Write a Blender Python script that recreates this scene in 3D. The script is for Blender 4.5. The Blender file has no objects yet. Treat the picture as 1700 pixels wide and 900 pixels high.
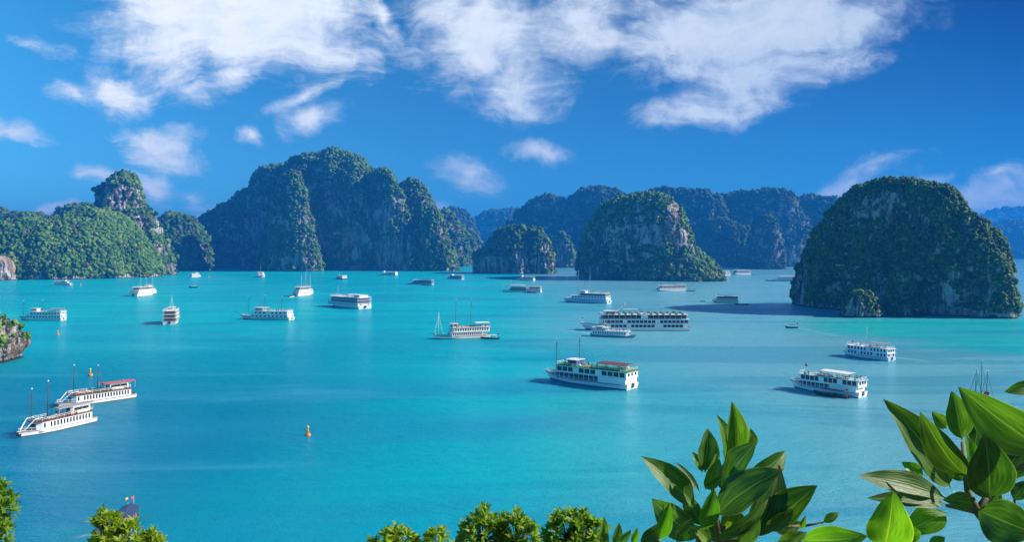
import bpy, math, random
import numpy as np
from mathutils import Vector, Matrix

# ------------------------------------------------------------------ camera
F, HC, YH, CX = 1322.0, 55.0, 415.0, 850.0     # focal (px of a 1700 px wide frame), eye height, horizon row, centre column
S = bpy.context.scene
cd = bpy.data.cameras.new('camera'); cam = bpy.data.objects.new('camera', cd); S.collection.objects.link(cam)
cd.sensor_width = 36.0; cd.lens = 36.0 * F / 1700.0
cd.shift_y = -(450.0 - YH) / 1700.0
cd.clip_start = 0.05; cd.clip_end = 60000
cam.location = (0, 0, HC); cam.rotation_euler = (math.pi / 2, 0, 0)
S.camera = cam
R = math.radians
SUN_EL, SUN_AZ = R(33), R(90)                   # azimuth clockwise from +Y (the view direction)

# ------------------------------------------------------------------ world
W = bpy.data.worlds.new('World'); S.world = W; W.use_nodes = True
wn = W.node_tree; wn.nodes.clear(); wl = wn.links
def N(nt, t, **k):
    n = nt.nodes.new(t)
    for a, b in k.items():
        setattr(n, a, b)
    return n
def mth(nt, op, a, b=None, c=None, clamp=False):
    n = nt.nodes.new('ShaderNodeMath'); n.operation = op; n.use_clamp = clamp
    for i, v in enumerate((a, b, c)):
        if v is None: continue
        if isinstance(v, (int, float)): n.inputs[i].default_value = v
        else: nt.links.new(v, n.inputs[i])
    return n.outputs[0]
def mixc(nt, f, a, b, mode='MIX'):
    n = nt.nodes.new('ShaderNodeMix'); n.data_type = 'RGBA'; n.blend_type = mode
    for s, v in ((n.inputs[0], f), (n.inputs[6], a), (n.inputs[7], b)):
        if isinstance(v, (int, float)): s.default_value = v
        elif isinstance(v, (tuple, list)): s.default_value = (*v[:3], 1)
        else: nt.links.new(v, s)
    return n.outputs[2]
def ramp(nt, f, lo, hi, smooth=True):
    n = nt.nodes.new('ShaderNodeMapRange'); n.interpolation_type = 'SMOOTHSTEP' if smooth else 'LINEAR'
    nt.links.new(f, n.inputs[0]); n.inputs[1].default_value = lo; n.inputs[2].default_value = hi
    return n.outputs[0]
def noise(nt, vec, scale, detail=4, rough=.55, dist=0.0):
    n = nt.nodes.new('ShaderNodeTexNoise'); n.inputs['Scale'].default_value = scale
    n.inputs['Detail'].default_value = detail; n.inputs['Roughness'].default_value = rough; n.inputs['Distortion'].default_value = dist
    if vec is not None: nt.links.new(vec, n.inputs['Vector'])
    return n.outputs[0]
def mapping(nt, vec, scale=(1, 1, 1), rot=(0, 0, 0), loc=(0, 0, 0)):
    n = nt.nodes.new('ShaderNodeMapping'); nt.links.new(vec, n.inputs[0])
    n.inputs['Location'].default_value = loc; n.inputs['Rotation'].default_value = rot; n.inputs['Scale'].default_value = scale
    return n.outputs[0]

SKY_STRENGTH = 0.10
sky = N(wn, 'ShaderNodeTexSky', sky_type='NISHITA', sun_disc=False, sun_elevation=SUN_EL, sun_rotation=SUN_AZ,
        altitude=300, air_density=1.0, dust_density=0.0, ozone_density=3.0)
tc = N(wn, 'ShaderNodeTexCoord'); sx = N(wn, 'ShaderNodeSeparateXYZ'); wl.new(tc.outputs['Generated'], sx.inputs[0])
yy = mth(wn, 'MAXIMUM', sx.outputs[1], 0.06)
U = mth(wn, 'DIVIDE', sx.outputs[0], yy); V = mth(wn, 'DIVIDE', sx.outputs[2], yy)
uv = N(wn, 'ShaderNodeCombineXYZ'); wl.new(U, uv.inputs[0]); wl.new(V, uv.inputs[1]); UV = uv.outputs[0]
# clear-air colour: deep blue, paler on the side away from the sun
side = mth(wn, 'POWER', ramp(wn, U, -0.75, 0.75, False), 0.8)
elev = ramp(wn, V, 0.02, 0.36, False)
tint = mixc(wn, side, (0.20, 0.80, 1.0), (0.0, 0.015, 0.17))
tint = mixc(wn, elev, mixc(wn, side, (0.20, 0.58, 0.84), (0.04, 0.25, 0.48)), tint)
air = mixc(wn, 1.0, sky.outputs[0], tint, 'MULTIPLY')
# clouds: (px, py, half width, half height, rotation, weight)
CLOUDS = [(400, 25, 275, 112, -8, 1.5), (290, 40, 165, 100, -12, 1.1), (510, 60, 140, 90, -5, 1.05), (420, 128, 120, 26, 20, .72),
          (505, 165, 80, 13, 24, .55), (515, 200, 50, 26, 20, .5), (640, 20, 24, 75, 22, .72),
          (790, 60, 125, 105, 8, .95), (870, 140, 85, 75, 0, .75), (960, 30, 110, 85, 0, .85), (735, 20, 90, 70, 30, .7),
          (1250, 40, 270, 115, 6, 1.4), (1260, 130, 190, 60, 20, 1.0), (1150, 185, 110, 32, 8, .8), (1420, 40, 160, 70, 28, .9), (1110, 50, 95, 95, -20, .75),
          (200, 145, 78, 38, -22, .78), (268, 240, 62, 38, -5, .85), (25, 216, 62, 20, -8, .72), (405, 232, 28, 13, -10, .62),
          (115, 155, 30, 12, -12, .25), (75, 85, 36, 12, -8, .32), (778, 290, 52, 30, -12, .68), (772, 302, 26, 22, 0, .6), (898, 257, 52, 16, -8, .62),
          (1400, 305, 100, 24, 18, .68), (1480, 270, 55, 10, 10, .4), (1545, 298, 35, 7, 15, .35), (1630, 328, 110, 32, 12, .95), (1690, 345, 80, 34, 0, .95), (1665, 300, 40, 14, 12, .6),
          (70, 352, 75, 11, 2, .7), (250, 305, 42, 30, -10, .68), (165, 290, 55, 18, -15, .55), (337, 356, 26, 16, 10, .7),
          (310, 310, 40, 18, -20, .38), (720, 345, 40, 15, -20, .5)]
warp = N(wn, 'ShaderNodeTexNoise'); warp.inputs['Scale'].default_value = 7; warp.inputs['Detail'].default_value = 5
wl.new(UV, warp.inputs['Vector'])
wv = N(wn, 'ShaderNodeVectorMath', operation='MULTIPLY_ADD'); wl.new(warp.outputs['Color'], wv.inputs[0])
wv.inputs[1].default_value = (.10, .07, 0); wl.new(UV, wv.inputs[2])
wo = N(wn, 'ShaderNodeVectorMath', operation='SUBTRACT'); wl.new(wv.outputs[0], wo.inputs[0]); wo.inputs[1].default_value = (.05, .035, 0)
total = None
for (px, py, a, b, rot, w) in CLOUDS:
    r = R(rot); u0, v0 = (px - CX) / F, (YH - py) / F
    m = N(wn, 'ShaderNodeMapping', vector_type='TEXTURE'); wl.new(wo.outputs[0], m.inputs[0])
    m.inputs['Location'].default_value = (u0, v0, 0); m.inputs['Rotation'].default_value = (0, 0, r)
    m.inputs['Scale'].default_value = (a / F, b / F, 1)
    ln = N(wn, 'ShaderNodeVectorMath', operation='LENGTH'); wl.new(m.outputs[0], ln.inputs[0])
    v = mth(wn, 'MULTIPLY_ADD', ln.outputs['Value'], -w, w)
    total = v if total is None else mth(wn, 'SMOOTH_MAX', total, v, 0.18)
n1 = noise(wn, mapping(wn, wo.outputs[0], (1, 1.7, 1), (0, 0, R(25))), 9, 12, .60, .35)
nL = noise(wn, mapping(wn, wo.outputs[0], (.8, 3.4, 1), (0, 0, R(24))), 7, 11, .64, .5)
nR = noise(wn, mapping(wn, wo.outputs[0], (.8, 3.0, 1), (0, 0, R(-32))), 7, 11, .64, .5)
n2 = mth(wn, 'ADD', mth(wn, 'MULTIPLY', nR, ramp(wn, U, -.15, .2)), mth(wn, 'MULTIPLY', nL, mth(wn, 'SUBTRACT', 1.0, ramp(wn, U, -.15, .2))))
n3 = noise(wn, wo.outputs[0], 34, 8, .62, .3)
nn = mth(wn, 'ADD', mth(wn, 'MULTIPLY', n1, 1.1), mth(wn, 'ADD', mth(wn, 'MULTIPLY', n2, 1.15), mth(wn, 'MULTIPLY', n3, .60)))
dens = mth(wn, 'ADD', total, mth(wn, 'MULTIPLY', mth(wn, 'SUBTRACT', nn, 1.425), 1.25))
cl = mth(wn, 'MULTIPLY', ramp(wn, dens, -0.20, 0.80), 0.98)
cl = mth(wn, 'MULTIPLY', cl, ramp(wn, sx.outputs[1], 0.1, 0.3))
body = ramp(wn, mth(wn, 'ADD', mth(wn, 'MULTIPLY', dens, .35), mth(wn, 'ADD', mth(wn, 'MULTIPLY', n2, 1.6), n3)), 1.0, 1.95)
k = 1.0 / SKY_STRENGTH
ccol = mixc(wn, ramp(wn, U, -0.5, 0.55), (.58 * k, .60 * k, .63 * k), (.36 * k, .415 * k, .49 * k))
ccol = mixc(wn, body, mixc(wn, 1.0, ccol, (.72, .80, .90), 'MULTIPLY'), ccol)
bg = N(wn, 'ShaderNodeBackground'); bg.inputs[1].default_value = SKY_STRENGTH
wl.new(mixc(wn, cl, air, ccol), bg.inputs[0])
ow = N(wn, 'ShaderNodeOutputWorld'); wl.new(bg.outputs[0], ow.inputs[0])
W.cycles.sampling_method = 'MANUAL'; W.cycles.sample_map_resolution = 1024

# ------------------------------------------------------------------ sun, exposure
sl = bpy.data.lights.new('sun', 'SUN'); sl.energy = 4.8; sl.angle = R(.5); sl.color = (1.0, .92, .80)
sun = bpy.data.objects.new('sun', sl); S.collection.objects.link(sun)
sd = Vector((math.sin(SUN_AZ) * math.cos(SUN_EL), math.cos(SUN_AZ) * math.cos(SUN_EL), math.sin(SUN_EL)))
sun.rotation_euler = sd.to_track_quat('Z', 'Y').to_euler(); sun.location = (300, 0, 300)
vs = S.view_settings; vs.view_transform = 'Standard'; vs.look = 'None'; vs.exposure = 0.9; vs.gamma = 1; vs.use_curve_mapping = False
cy = S.cycles; cy.use_denoising = True; cy.max_bounces = 6; cy.diffuse_bounces = 2; cy.glossy_bounces = 3
cy.transmission_bounces = 4; cy.transparent_max_bounces = 8; cy.volume_bounces = 0; cy.sample_clamp_indirect = 6
HAZE_DENSITY = 1.7e-4

# ------------------------------------------------------------------ helpers
rng = np.random.default_rng(7); random.seed(7)
def link(o): S.collection.objects.link(o); return o
def tag(o, label=None, cat=None, group=None, kind=None):
    if label: o['label'] = label
    if cat: o['category'] = cat
    if group: o['group'] = group
    if kind: o['kind'] = kind
    return o
def P(px, py, D): return Vector(((px - CX) / F * D, D, HC - (py - YH) / F * D))
def DW(py): return HC * F / (py - YH)
def np_mesh(name, Vv, faces, mats, smooth=True, mat_idx=None):
    Vv = np.asarray(Vv, np.float32); faces = np.asarray(faces, np.int32); n = faces.shape[1]
    me = bpy.data.meshes.new(name); me.vertices.add(len(Vv)); me.vertices.foreach_set('co', Vv.ravel())
    me.loops.add(faces.size); me.loops.foreach_set('vertex_index', faces.ravel())
    me.polygons.add(len(faces)); me.polygons.foreach_set('loop_start', np.arange(0, faces.size, n, dtype=np.int32))
    me.polygons.foreach_set('loop_total', np.full(len(faces), n, np.int32))
    me.polygons.foreach_set('use_smooth', np.full(len(faces), smooth))
    if mat_idx is not None: me.polygons.foreach_set('material_index', np.asarray(mat_idx, np.int32))
    for m in mats: me.materials.append(m)
    me.update(calc_edges=True); me.validate()
    return me
_G = rng.normal(size=(256, 3)).astype(np.float32); _G /= np.linalg.norm(_G, axis=1)[:, None]
_PM = rng.permutation(256).astype(np.int32)
def perlin(p):
    p = np.asarray(p, np.float32); i = np.floor(p).astype(np.int32); f = p - i
    u = f * f * f * (f * (f * 6 - 15) + 10); out = 0
    for dx in (0, 1):
        wx = u[:, 0] if dx else 1 - u[:, 0]
        for dy in (0, 1):
            wy = u[:, 1] if dy else 1 - u[:, 1]
            for dz in (0, 1):
                wz = u[:, 2] if dz else 1 - u[:, 2]
                h = _PM[(_PM[(_PM[(i[:, 0] + dx) & 255] + i[:, 1] + dy) & 255] + i[:, 2] + dz) & 255]
                g = _G[h]
                out = out + wx * wy * wz * (g[:, 0] * (f[:, 0] - dx) + g[:, 1] * (f[:, 1] - dy) + g[:, 2] * (f[:, 2] - dz))
    return out * 1.6
def fbm(p, o=4, g=.5):
    s, a = 0, 1.0
    for k in range(o):
        s = s + a * perlin(p * (2.03 ** k) + 17.3 * k); a *= g
    return s

class MB:
    """collects boxes, tubes, prisms into one mesh"""
    def __init__(s): s.v = []; s.f = []
    def add(s, vs, fs):
        b = len(s.v); s.v += [tuple(q) for q in vs]; s.f += [tuple(i + b for i in q) for q in fs]; return s
    def box(s, x0, x1, y0, y1, z0, z1):
        return s.add([(x0, y0, z0), (x1, y0, z0), (x1, y1, z0), (x0, y1, z0), (x0, y0, z1), (x1, y0, z1), (x1, y1, z1), (x0, y1, z1)],
                     [(0, 3, 2, 1), (4, 5, 6, 7), (0, 1, 5, 4), (1, 2, 6, 5), (2, 3, 7, 6), (3, 0, 4, 7)])
    def tube(s, p0, p1, r0, r1=None, n=6):
        p0, p1 = Vector(p0), Vector(p1); r1 = r0 if r1 is None else r1
        a = (p1 - p0).normalized(); u = a.orthogonal().normalized(); w = a.cross(u); vs = []
        for p, r in ((p0, r0), (p1, r1)):
            for k in range(n):
                t = 2 * math.pi * k / n; vs.append(p + u * (r * math.cos(t)) + w * (r * math.sin(t)))
        fs = [(k, (k + 1) % n, n + (k + 1) % n, n + k) for k in range(n)] + [tuple(range(n - 1, -1, -1)), tuple(range(n, 2 * n))]
        return s.add(vs, fs)
    def prism(s, pts, z0, z1, top=1.0, shift=0.0):
        n = len(pts); vs = [(x, y, z0) for x, y in pts] + [(x * 1.0 + shift, y * top, z1) for x, y in pts]
        return s.add(vs, [(k, (k + 1) % n, n + (k + 1) % n, n + k) for k in range(n)] + [tuple(range(n - 1, -1, -1)), tuple(range(n, 2 * n))])
    def lathe(s, prof, n=14, c=(0, 0)):
        vs = []; fs = []
        for r, z in prof:
            for k in range(n):
                t = 2 * math.pi * k / n; vs.append((c[0] + r * math.cos(t), c[1] + r * math.sin(t), z))
        for j in range(len(prof) - 1):
            for k in range(n): fs.append((j * n + k, j * n + (k + 1) % n, (j + 1) * n + (k + 1) % n, (j + 1) * n + k))
        fs.append(tuple(range(n - 1, -1, -1))); fs.append(tuple((len(prof) - 1) * n + k for k in range(n)))
        return s.add(vs, fs)
    def mesh(s, name, mat, smooth=False):
        me = bpy.data.meshes.new(name); me.from_pydata(s.v, [], s.f)
        me.materials.append(mat)
        if smooth: me.polygons.foreach_set('use_smooth', [True] * len(me.polygons))
        me.update(); return me
    def build(s, name, mat, parent=None, smooth=False):
        o = link(bpy.data.objects.new(name, s.mesh(name, mat, smooth)))
        if parent: o.parent = parent
        return o
def empty(name, loc, rz=0):
    o = link(bpy.data.objects.new(name, None)); o.location = loc; o.rotation_euler = (0, 0, rz); o.empty_display_size = .5
    return o
def mat(name): 
    m = bpy.data.materials.new(name); m.use_nodes = True; nt = m.node_tree
    return m, nt, nt.nodes['Principled BSDF']
def paint(name, col, rough=.45, spec=.4, wear=.12, scale=.6):
    m, nt, b = mat(name); g = N(nt, 'ShaderNodeTexCoord')
    nz = noise(nt, mapping(nt, g.outputs['Object'], (1, 1, .35)), scale, 6, .65)
    nt.links.new(mixc(nt, nz, tuple(c * (1 - wear * 1.6) for c in col), tuple(min(1, c * (1 + wear)) for c in col)), b.inputs['Base Color'])
    b.inputs['Roughness'].default_value = rough; b.inputs['Specular IOR Level'].default_value = spec
    return m
def geo_pos(nt): return N(nt, 'ShaderNodeNewGeometry')

# ------------------------------------------------------------------ materials of the setting
def water_material():
    m, nt, b = mat('sea_water'); L = nt.links; g = geo_pos(nt); pos = g.outputs['Position']
    nt.nodes.remove(b); out = nt.nodes['Material Output']
    sp = N(nt, 'ShaderNodeSeparateXYZ'); L.new(pos, sp.inputs[0])
    big = noise(nt, mapping(nt, pos, (1, .55, 1), loc=(40, 310, 0)), .0045, 4, .55, .6)
    band = noise(nt, mapping(nt, pos, (.35, 1.6, 1), (0, 0, R(12))), .008, 6, .62, .8)
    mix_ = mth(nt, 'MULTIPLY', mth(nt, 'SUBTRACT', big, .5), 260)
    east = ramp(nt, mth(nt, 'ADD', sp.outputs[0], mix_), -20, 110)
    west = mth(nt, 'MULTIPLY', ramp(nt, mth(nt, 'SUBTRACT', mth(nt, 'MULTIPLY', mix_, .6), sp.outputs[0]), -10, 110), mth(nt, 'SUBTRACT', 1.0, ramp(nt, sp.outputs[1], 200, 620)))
    dome_refl = N(nt, 'ShaderNodeVectorMath', operation='LENGTH'); L.new(mapping(nt, pos, (1 / 150, 1 / 170, 1), loc=(-330 / 150, -530 / 170, 0)), dome_refl.inputs[0])
    dome_refl = mth(nt, 'SUBTRACT', 1.0, ramp(nt, mth(nt, 'ADD', dome_refl.outputs['Value'], mth(nt, 'MULTIPLY', mth(nt, 'SUBTRACT', band, .5), .8)), .55, 1.05))
    cloud_refl = mth(nt, 'MULTIPLY', east, mth(nt, 'MULTIPLY_ADD', dome_refl, -.85, 1.0))
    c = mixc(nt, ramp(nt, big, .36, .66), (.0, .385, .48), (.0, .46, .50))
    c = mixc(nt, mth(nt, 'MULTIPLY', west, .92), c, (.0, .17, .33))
    c = mixc(nt, mth(nt, 'MULTIPLY', dome_refl, .75), c, (.0, .41, .37))  # green reflection of the right dome painted into the water colour
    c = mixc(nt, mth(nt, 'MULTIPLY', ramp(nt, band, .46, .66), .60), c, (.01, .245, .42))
    c = mixc(nt, mth(nt, 'MULTIPLY', cloud_refl, .75), c, (.20, .47, .56))  # eastern water: cloud reflection painted in as a paler colour
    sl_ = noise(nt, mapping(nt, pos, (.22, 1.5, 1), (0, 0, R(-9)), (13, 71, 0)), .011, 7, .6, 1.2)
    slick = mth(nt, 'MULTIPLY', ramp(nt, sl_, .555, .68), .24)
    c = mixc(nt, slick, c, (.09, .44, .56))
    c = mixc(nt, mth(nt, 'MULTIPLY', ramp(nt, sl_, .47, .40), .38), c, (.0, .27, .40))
    # bump: swell, chop, ripples
    h1 = noise(nt, mapping(nt, pos, (.5, 1.0, 1), (0, 0, R(15))), .16, 3, .55, .4)
    h2 = noise(nt, mapping(nt, pos, (.5, 1.1, 1), (0, 0, R(-8))), .45, 5, .62, .6)
    h3 = noise(nt, mapping(nt, pos, (.7, 1.1, 1), (0, 0, R(20))), 1.9, 4, .6)
    calm = ramp(nt, noise(nt, mapping(nt, pos, (.4, 1.4, 1)), .011, 4, .6, .7), .3, .7)
    h = mth(nt, 'ADD', mth(nt, 'MULTIPLY', h1, 1.0), mth(nt, 'ADD', mth(nt, 'MULTIPLY', h2, .9), mth(nt, 'MULTIPLY', h3, .46)))
    h = mth(nt, 'MULTIPLY', h, mth(nt, 'MULTIPLY', mth(nt, 'MULTIPLY_ADD', calm, .6, .55), mth(nt, 'SUBTRACT', 1.0, slick)))
    bp = N(nt, 'ShaderNodeBump'); bp.inputs['Strength'].default_value = 1; bp.inputs['Distance'].default_value = .95; L.new(h, bp.inputs['Height'])
    df = N(nt, 'ShaderNodeBsdfDiffuse'); L.new(c, df.inputs[0]); L.new(bp.outputs[0], df.inputs['Normal'])
    ss = N(nt, 'ShaderNodeSubsurfaceScattering', falloff='BURLEY'); L.new(c, ss.inputs['Color']); ss.inputs['Scale'].default_value = 14; ss.inputs['Radius'].default_value = (.4, 1, 1.1); L.new(bp.outputs[0], ss.inputs['Normal'])
    md = N(nt, 'ShaderNodeMixShader'); md.inputs[0].default_value = .5; L.new(df.outputs[0], md.inputs[1]); L.new(ss.outputs[0], md.inputs[2])
    gl = N(nt, 'ShaderNodeBsdfGlossy'); gl.inputs['Roughness'].default_value = .16; L.new(bp.outputs[0], gl.inputs['Normal']); gl.inputs[0].default_value = (.72, .90, 1, 1)
    fr = N(nt, 'ShaderNodeFresnel'); fr.inputs[0].default_value = 1.30; L.new(bp.outputs[0], fr.inputs['Normal'])
    ms = N(nt, 'ShaderNodeMixShader'); L.new(mth(nt, 'MINIMUM', mth(nt, 'MULTIPLY', fr.outputs[0], mth(nt, 'MULTIPLY_ADD', cloud_refl, .75, .60)), .60), ms.inputs[0]); L.new(md.outputs[0], ms.inputs[1]); L.new(gl.outputs[0], ms.inputs[2])
    L.new(ms.outputs[0], out.inputs[0])
    return m
def rock_material(name, sc, moss=.5, warm=.3, light=.40):
    """limestone with vertical stains and scrub clinging to it; sc = metres per feature"""
    m, nt, b = mat(name); L = nt.links; g = geo_pos(nt); pos = g.outputs['Position']
    st = noise(nt, mapping(nt, pos, (1 / sc, 1 / sc, .14 / sc)), 1.9, 9, .70, .5)
    pt = noise(nt, mapping(nt, pos, (1 / sc,) * 3), .28, 5, .6)
    fn = noise(nt, mapping(nt, pos, (1 / sc,) * 3), 4.5, 6, .65)
    c = mixc(nt, ramp(nt, st, .42, .60), (.045, .047, .046), (light * 1.15, light * 1.11, light * 1.04))
    c = mixc(nt, mth(nt, 'MULTIPLY', ramp(nt, pt, .48, .66), warm), c, (.40, .23, .11))
    c = mixc(nt, mth(nt, 'MULTIPLY', ramp(nt, fn, .50, .72), .5), c, (.05, .05, .045))
    nz = N(nt, 'ShaderNodeSeparateXYZ'); L.new(g.outputs['Normal'], nz.inputs[0])
    mm = mth(nt, 'ADD', mth(nt, 'MULTIPLY', nz.outputs[2], .75), mth(nt, 'MULTIPLY', mth(nt, 'SUBTRACT', noise(nt, mapping(nt, pos, (1 / sc,) * 3), .55, 7, .62), .5), 2.0))
    gr = mixc(nt, ramp(nt, fn, .3, .7), (.014, .034, .008), (.070, .115, .022))
    ab = N(nt, 'ShaderNodeAttribute', attribute_name='bare')
    mm = mth(nt, 'SUBTRACT', mm, mth(nt, 'MULTIPLY', ab.outputs['Fac'], .62))
    c = mixc(nt, ramp(nt, mm, .45 - moss, .62 - moss), c, gr)
    # tide line
    pz = N(nt, 'ShaderNodeSeparateXYZ'); L.new(pos, pz.inputs[0])
    c = mixc(nt, ramp(nt, mth(nt, 'ADD', pz.outputs[2], mth(nt, 'MULTIPLY', fn, 1.2)), 1.4, 2.2), (.035, .035, .032), c)
    L.new(c, b.inputs['Base Color']); b.inputs['Roughness'].default_value = .92; b.inputs['Specular IOR Level'].default_value = .15
    bp = N(nt, 'ShaderNodeBump'); bp.inputs['Strength'].default_value = 1; bp.inputs['Distance'].default_value = sc * .5
    L.new(mth(nt, 'ADD', st, mth(nt, 'MULTIPLY', fn, .6)), bp.inputs['Height']); L.new(bp.outputs[0], b.inputs['Normal'])
    return m
def forest_material(name, sc):
    m, nt, b = mat(name); L = nt.links; g = geo_pos(nt)
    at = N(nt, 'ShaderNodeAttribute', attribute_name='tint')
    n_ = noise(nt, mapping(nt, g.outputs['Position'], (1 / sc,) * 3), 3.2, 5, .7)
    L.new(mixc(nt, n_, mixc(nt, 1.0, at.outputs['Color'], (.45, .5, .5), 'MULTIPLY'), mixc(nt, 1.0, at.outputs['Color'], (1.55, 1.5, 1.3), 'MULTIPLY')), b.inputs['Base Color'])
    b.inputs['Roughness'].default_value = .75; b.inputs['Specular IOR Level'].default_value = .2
    bp = N(nt, 'ShaderNodeBump'); bp.inputs['Strength'].default_value = 1; bp.inputs['Distance'].default_value = sc * .5
    L.new(n_, bp.inputs['Height']); L.new(bp.outputs[0], b.inputs['Normal'])
    return m

# ------------------------------------------------------------------ sea
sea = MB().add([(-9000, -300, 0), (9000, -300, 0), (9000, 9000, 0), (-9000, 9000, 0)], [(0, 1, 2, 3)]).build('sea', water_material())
tag(sea, 'turquoise bay water with light ripples between the islands', 'water', kind='structure')

# ------------------------------------------------------------------ islands
_t = (1 + 5 ** .5) / 2
def icosphere(sub):
    v = [(-1, _t, 0), (1, _t, 0), (-1, -_t, 0), (1, -_t, 0), (0, -1, _t), (0, 1, _t), (0, -1, -_t), (0, 1, -_t), (_t, 0, -1), (_t, 0, 1), (-_t, 0, -1), (-_t, 0, 1)]
    v = [Vector(q).normalized() for q in v]
    f = [(0, 11, 5), (0, 5, 1), (0, 1, 7), (0, 7, 10), (0, 10, 11), (1, 5, 9), (5, 11, 4), (11, 10, 2), (10, 7, 6), (7, 1, 8), (3, 9, 4), (3, 4, 2), (3, 2, 6), (3, 6, 8), (3, 8, 9), (4, 9, 5), (2, 4, 11), (6, 2, 10), (8, 6, 7), (9, 8, 1)]
    for _ in range(sub):
        c = {}; nf = []
        def mid(a, b):
            k = (min(a, b), max(a, b))
            if k not in c: v.append(((v[a] + v[b]) / 2).normalized()); c[k] = len(v) - 1
            return c[k]
        for a, b, d in f:
            ab, bd, da = mid(a, b), mid(b, d), mid(d, a); nf += [(a, ab, da), (b, bd, ab), (d, da, bd), (ab, bd, da)]
        f = nf
    return np.array([tuple(q) for q in v], np.float32), np.array(f, np.int32)
ICO_V, ICO_F = icosphere(1)
CROWNS = []
for k in range(10):
    d = 1 + .75 * perlin(ICO_V * 1.9 + 31.7 * k) + .42 * rng.uniform(-1, 1, len(ICO_V)).astype(np.float32)
    q = ICO_V * d[:, None]; q[:, 2] *= .85; CROWNS.append(q.astype(np.float32))
PAL = 1.35 * np.array([(.020, .060, .012), (.030, .085, .015), (.045, .115, .018), (.070, .140, .022), (.095, .135, .028), (.075, .085, .030), (.085, .062, .034)], np.float32)

def bare_mask(c, bare):
    m = np.zeros(len(c)); px = CX + F * c[:, 0] / c[:, 1]; py = YH + F * (HC - c[:, 2]) / c[:, 1]
    wob = .55 * fbm(np.stack([px / 14, py / 34, c[:, 1] / 900], -1), 3)
    for x, y, rx, ry in bare: m = np.maximum(m, 1.25 - np.hypot((px - x) / rx, (py - y) / ry) + wob)
    return np.clip(m * 2, 0, 1)
def lobe(outline, D, depth, seed=0, e=2.3, amp=.11, taper=.75, nl=110, na=200, lean=0.0, shear=0.0):
    """one rounded limestone tower: outline in picture px gives its left and right flank at distance D; depth = its half depth in metres"""
    o = np.array(outline, float); kx = (o[:, 0] - CX) / F; c0 = (kx[0] + kx[-1]) / 2 * D
    X = kx * (D - shear * c0) / (1 - kx * shear); Z = HC - (o[:, 1] - YH) / F * (D + shear * (X - c0))
    k = int(np.argmax(Z)); zt = Z[k]
    ZL = np.maximum.accumulate(Z[:k + 1]) + np.arange(k + 1) * 1e-4; XL = X[:k + 1]
    ZR = np.maximum.accumulate(Z[k:][::-1]) + np.arange(len(Z) - k) * 1e-4; XR = X[k:][::-1]
    s = np.linspace(0, 1, nl); zs = -7 + (zt + 7) * (1 - (1 - s) ** 1.55)
    xl = np.interp(zs, ZL, XL); xr = np.interp(zs, ZR, XR)
    ker = np.array([1, 2, 3, 2, 1]) / 9.0
    for arr in (xl, xr):
        pad = np.r_[arr[:1], arr[:1], arr, arr[-1:], arr[-1:]]; arr[:] = np.convolve(pad, ker, 'valid')
    a = np.maximum((xr - xl) / 2, 1e-3); c = (xl + xr) / 2; am = a.max()
    b = depth * (a / am) ** taper; yc = D + lean * (zs / zt)
    th = np.linspace(0, 2 * np.pi, na, endpoint=False)
    cs, sn = np.cos(th), np.sin(th); cx = np.sign(cs) * np.abs(cs) ** (2 / e); sy = np.sign(sn) * np.abs(sn) ** (2 / e)
    Vx = c[:, None] + a[:, None] * cx; Vy = yc[:, None] + b[:, None] * sy + shear * (Vx - c0); Vz = np.repeat(zs[:, None], na, 1)
    da = np.gradient(a, zs); nrm = np.stack([np.repeat((cs - shear * sn)[None], nl, 0), np.repeat(sn[None], nl, 0), np.repeat(-da[:, None], na, 1)], -1)
    nrm /= np.linalg.norm(nrm, axis=-1, keepdims=True)
    p = np.stack([Vx, Vy, Vz], -1).reshape(-1, 3); n = nrm.reshape(-1, 3)
    Sz = min(am, zt); q = p / Sz + seed * 7.31
    fl = q * np.array([1, 1, .3])
    d = .75 * fbm(fl * 2.0, 2) + .55 * (1 - 2 * np.abs(perlin(fl * 3.6 + 5))) - .15 + .42 * fbm(q * 4.5, 3) + .20 * fbm(fl * 11, 3) * 1.0 + .10 * perlin(q * 26)
    d = d - d.mean()
    edge = np.minimum(1, .35 + 1.5 * (1 - s)); edge = np.repeat(edge[:, None], na, 1).ravel()
    p = p + n * (d * amp * Sz * edge)[:, None]
    nh = n * np.array([1, 1, 0]); p = p - nh * (.016 * Sz * np.exp(-((p[:, 2] - .5) / (.016 * Sz + 1)) ** 2) * (.6 + .8 * np.abs(perlin(q * 5))))[:, None]
    i = np.arange(nl * na).reshape(nl, na); j = np.roll(i, -1, 1)
    f = np.stack([i[:-1], j[:-1], j[1:], i[1:]], -1).reshape(-1, 4)
    return p, f
def face_geo(p, f):
    A, B, C_, D_ = (p[f[:, k]] for k in range(4)); n = np.cross(C_ - A, D_ - B); ar = np.linalg.norm(n, axis=1)
    return (A + B + C_ + D_) / 4, n / np.maximum(ar, 1e-9)[:, None], ar / 2
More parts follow.
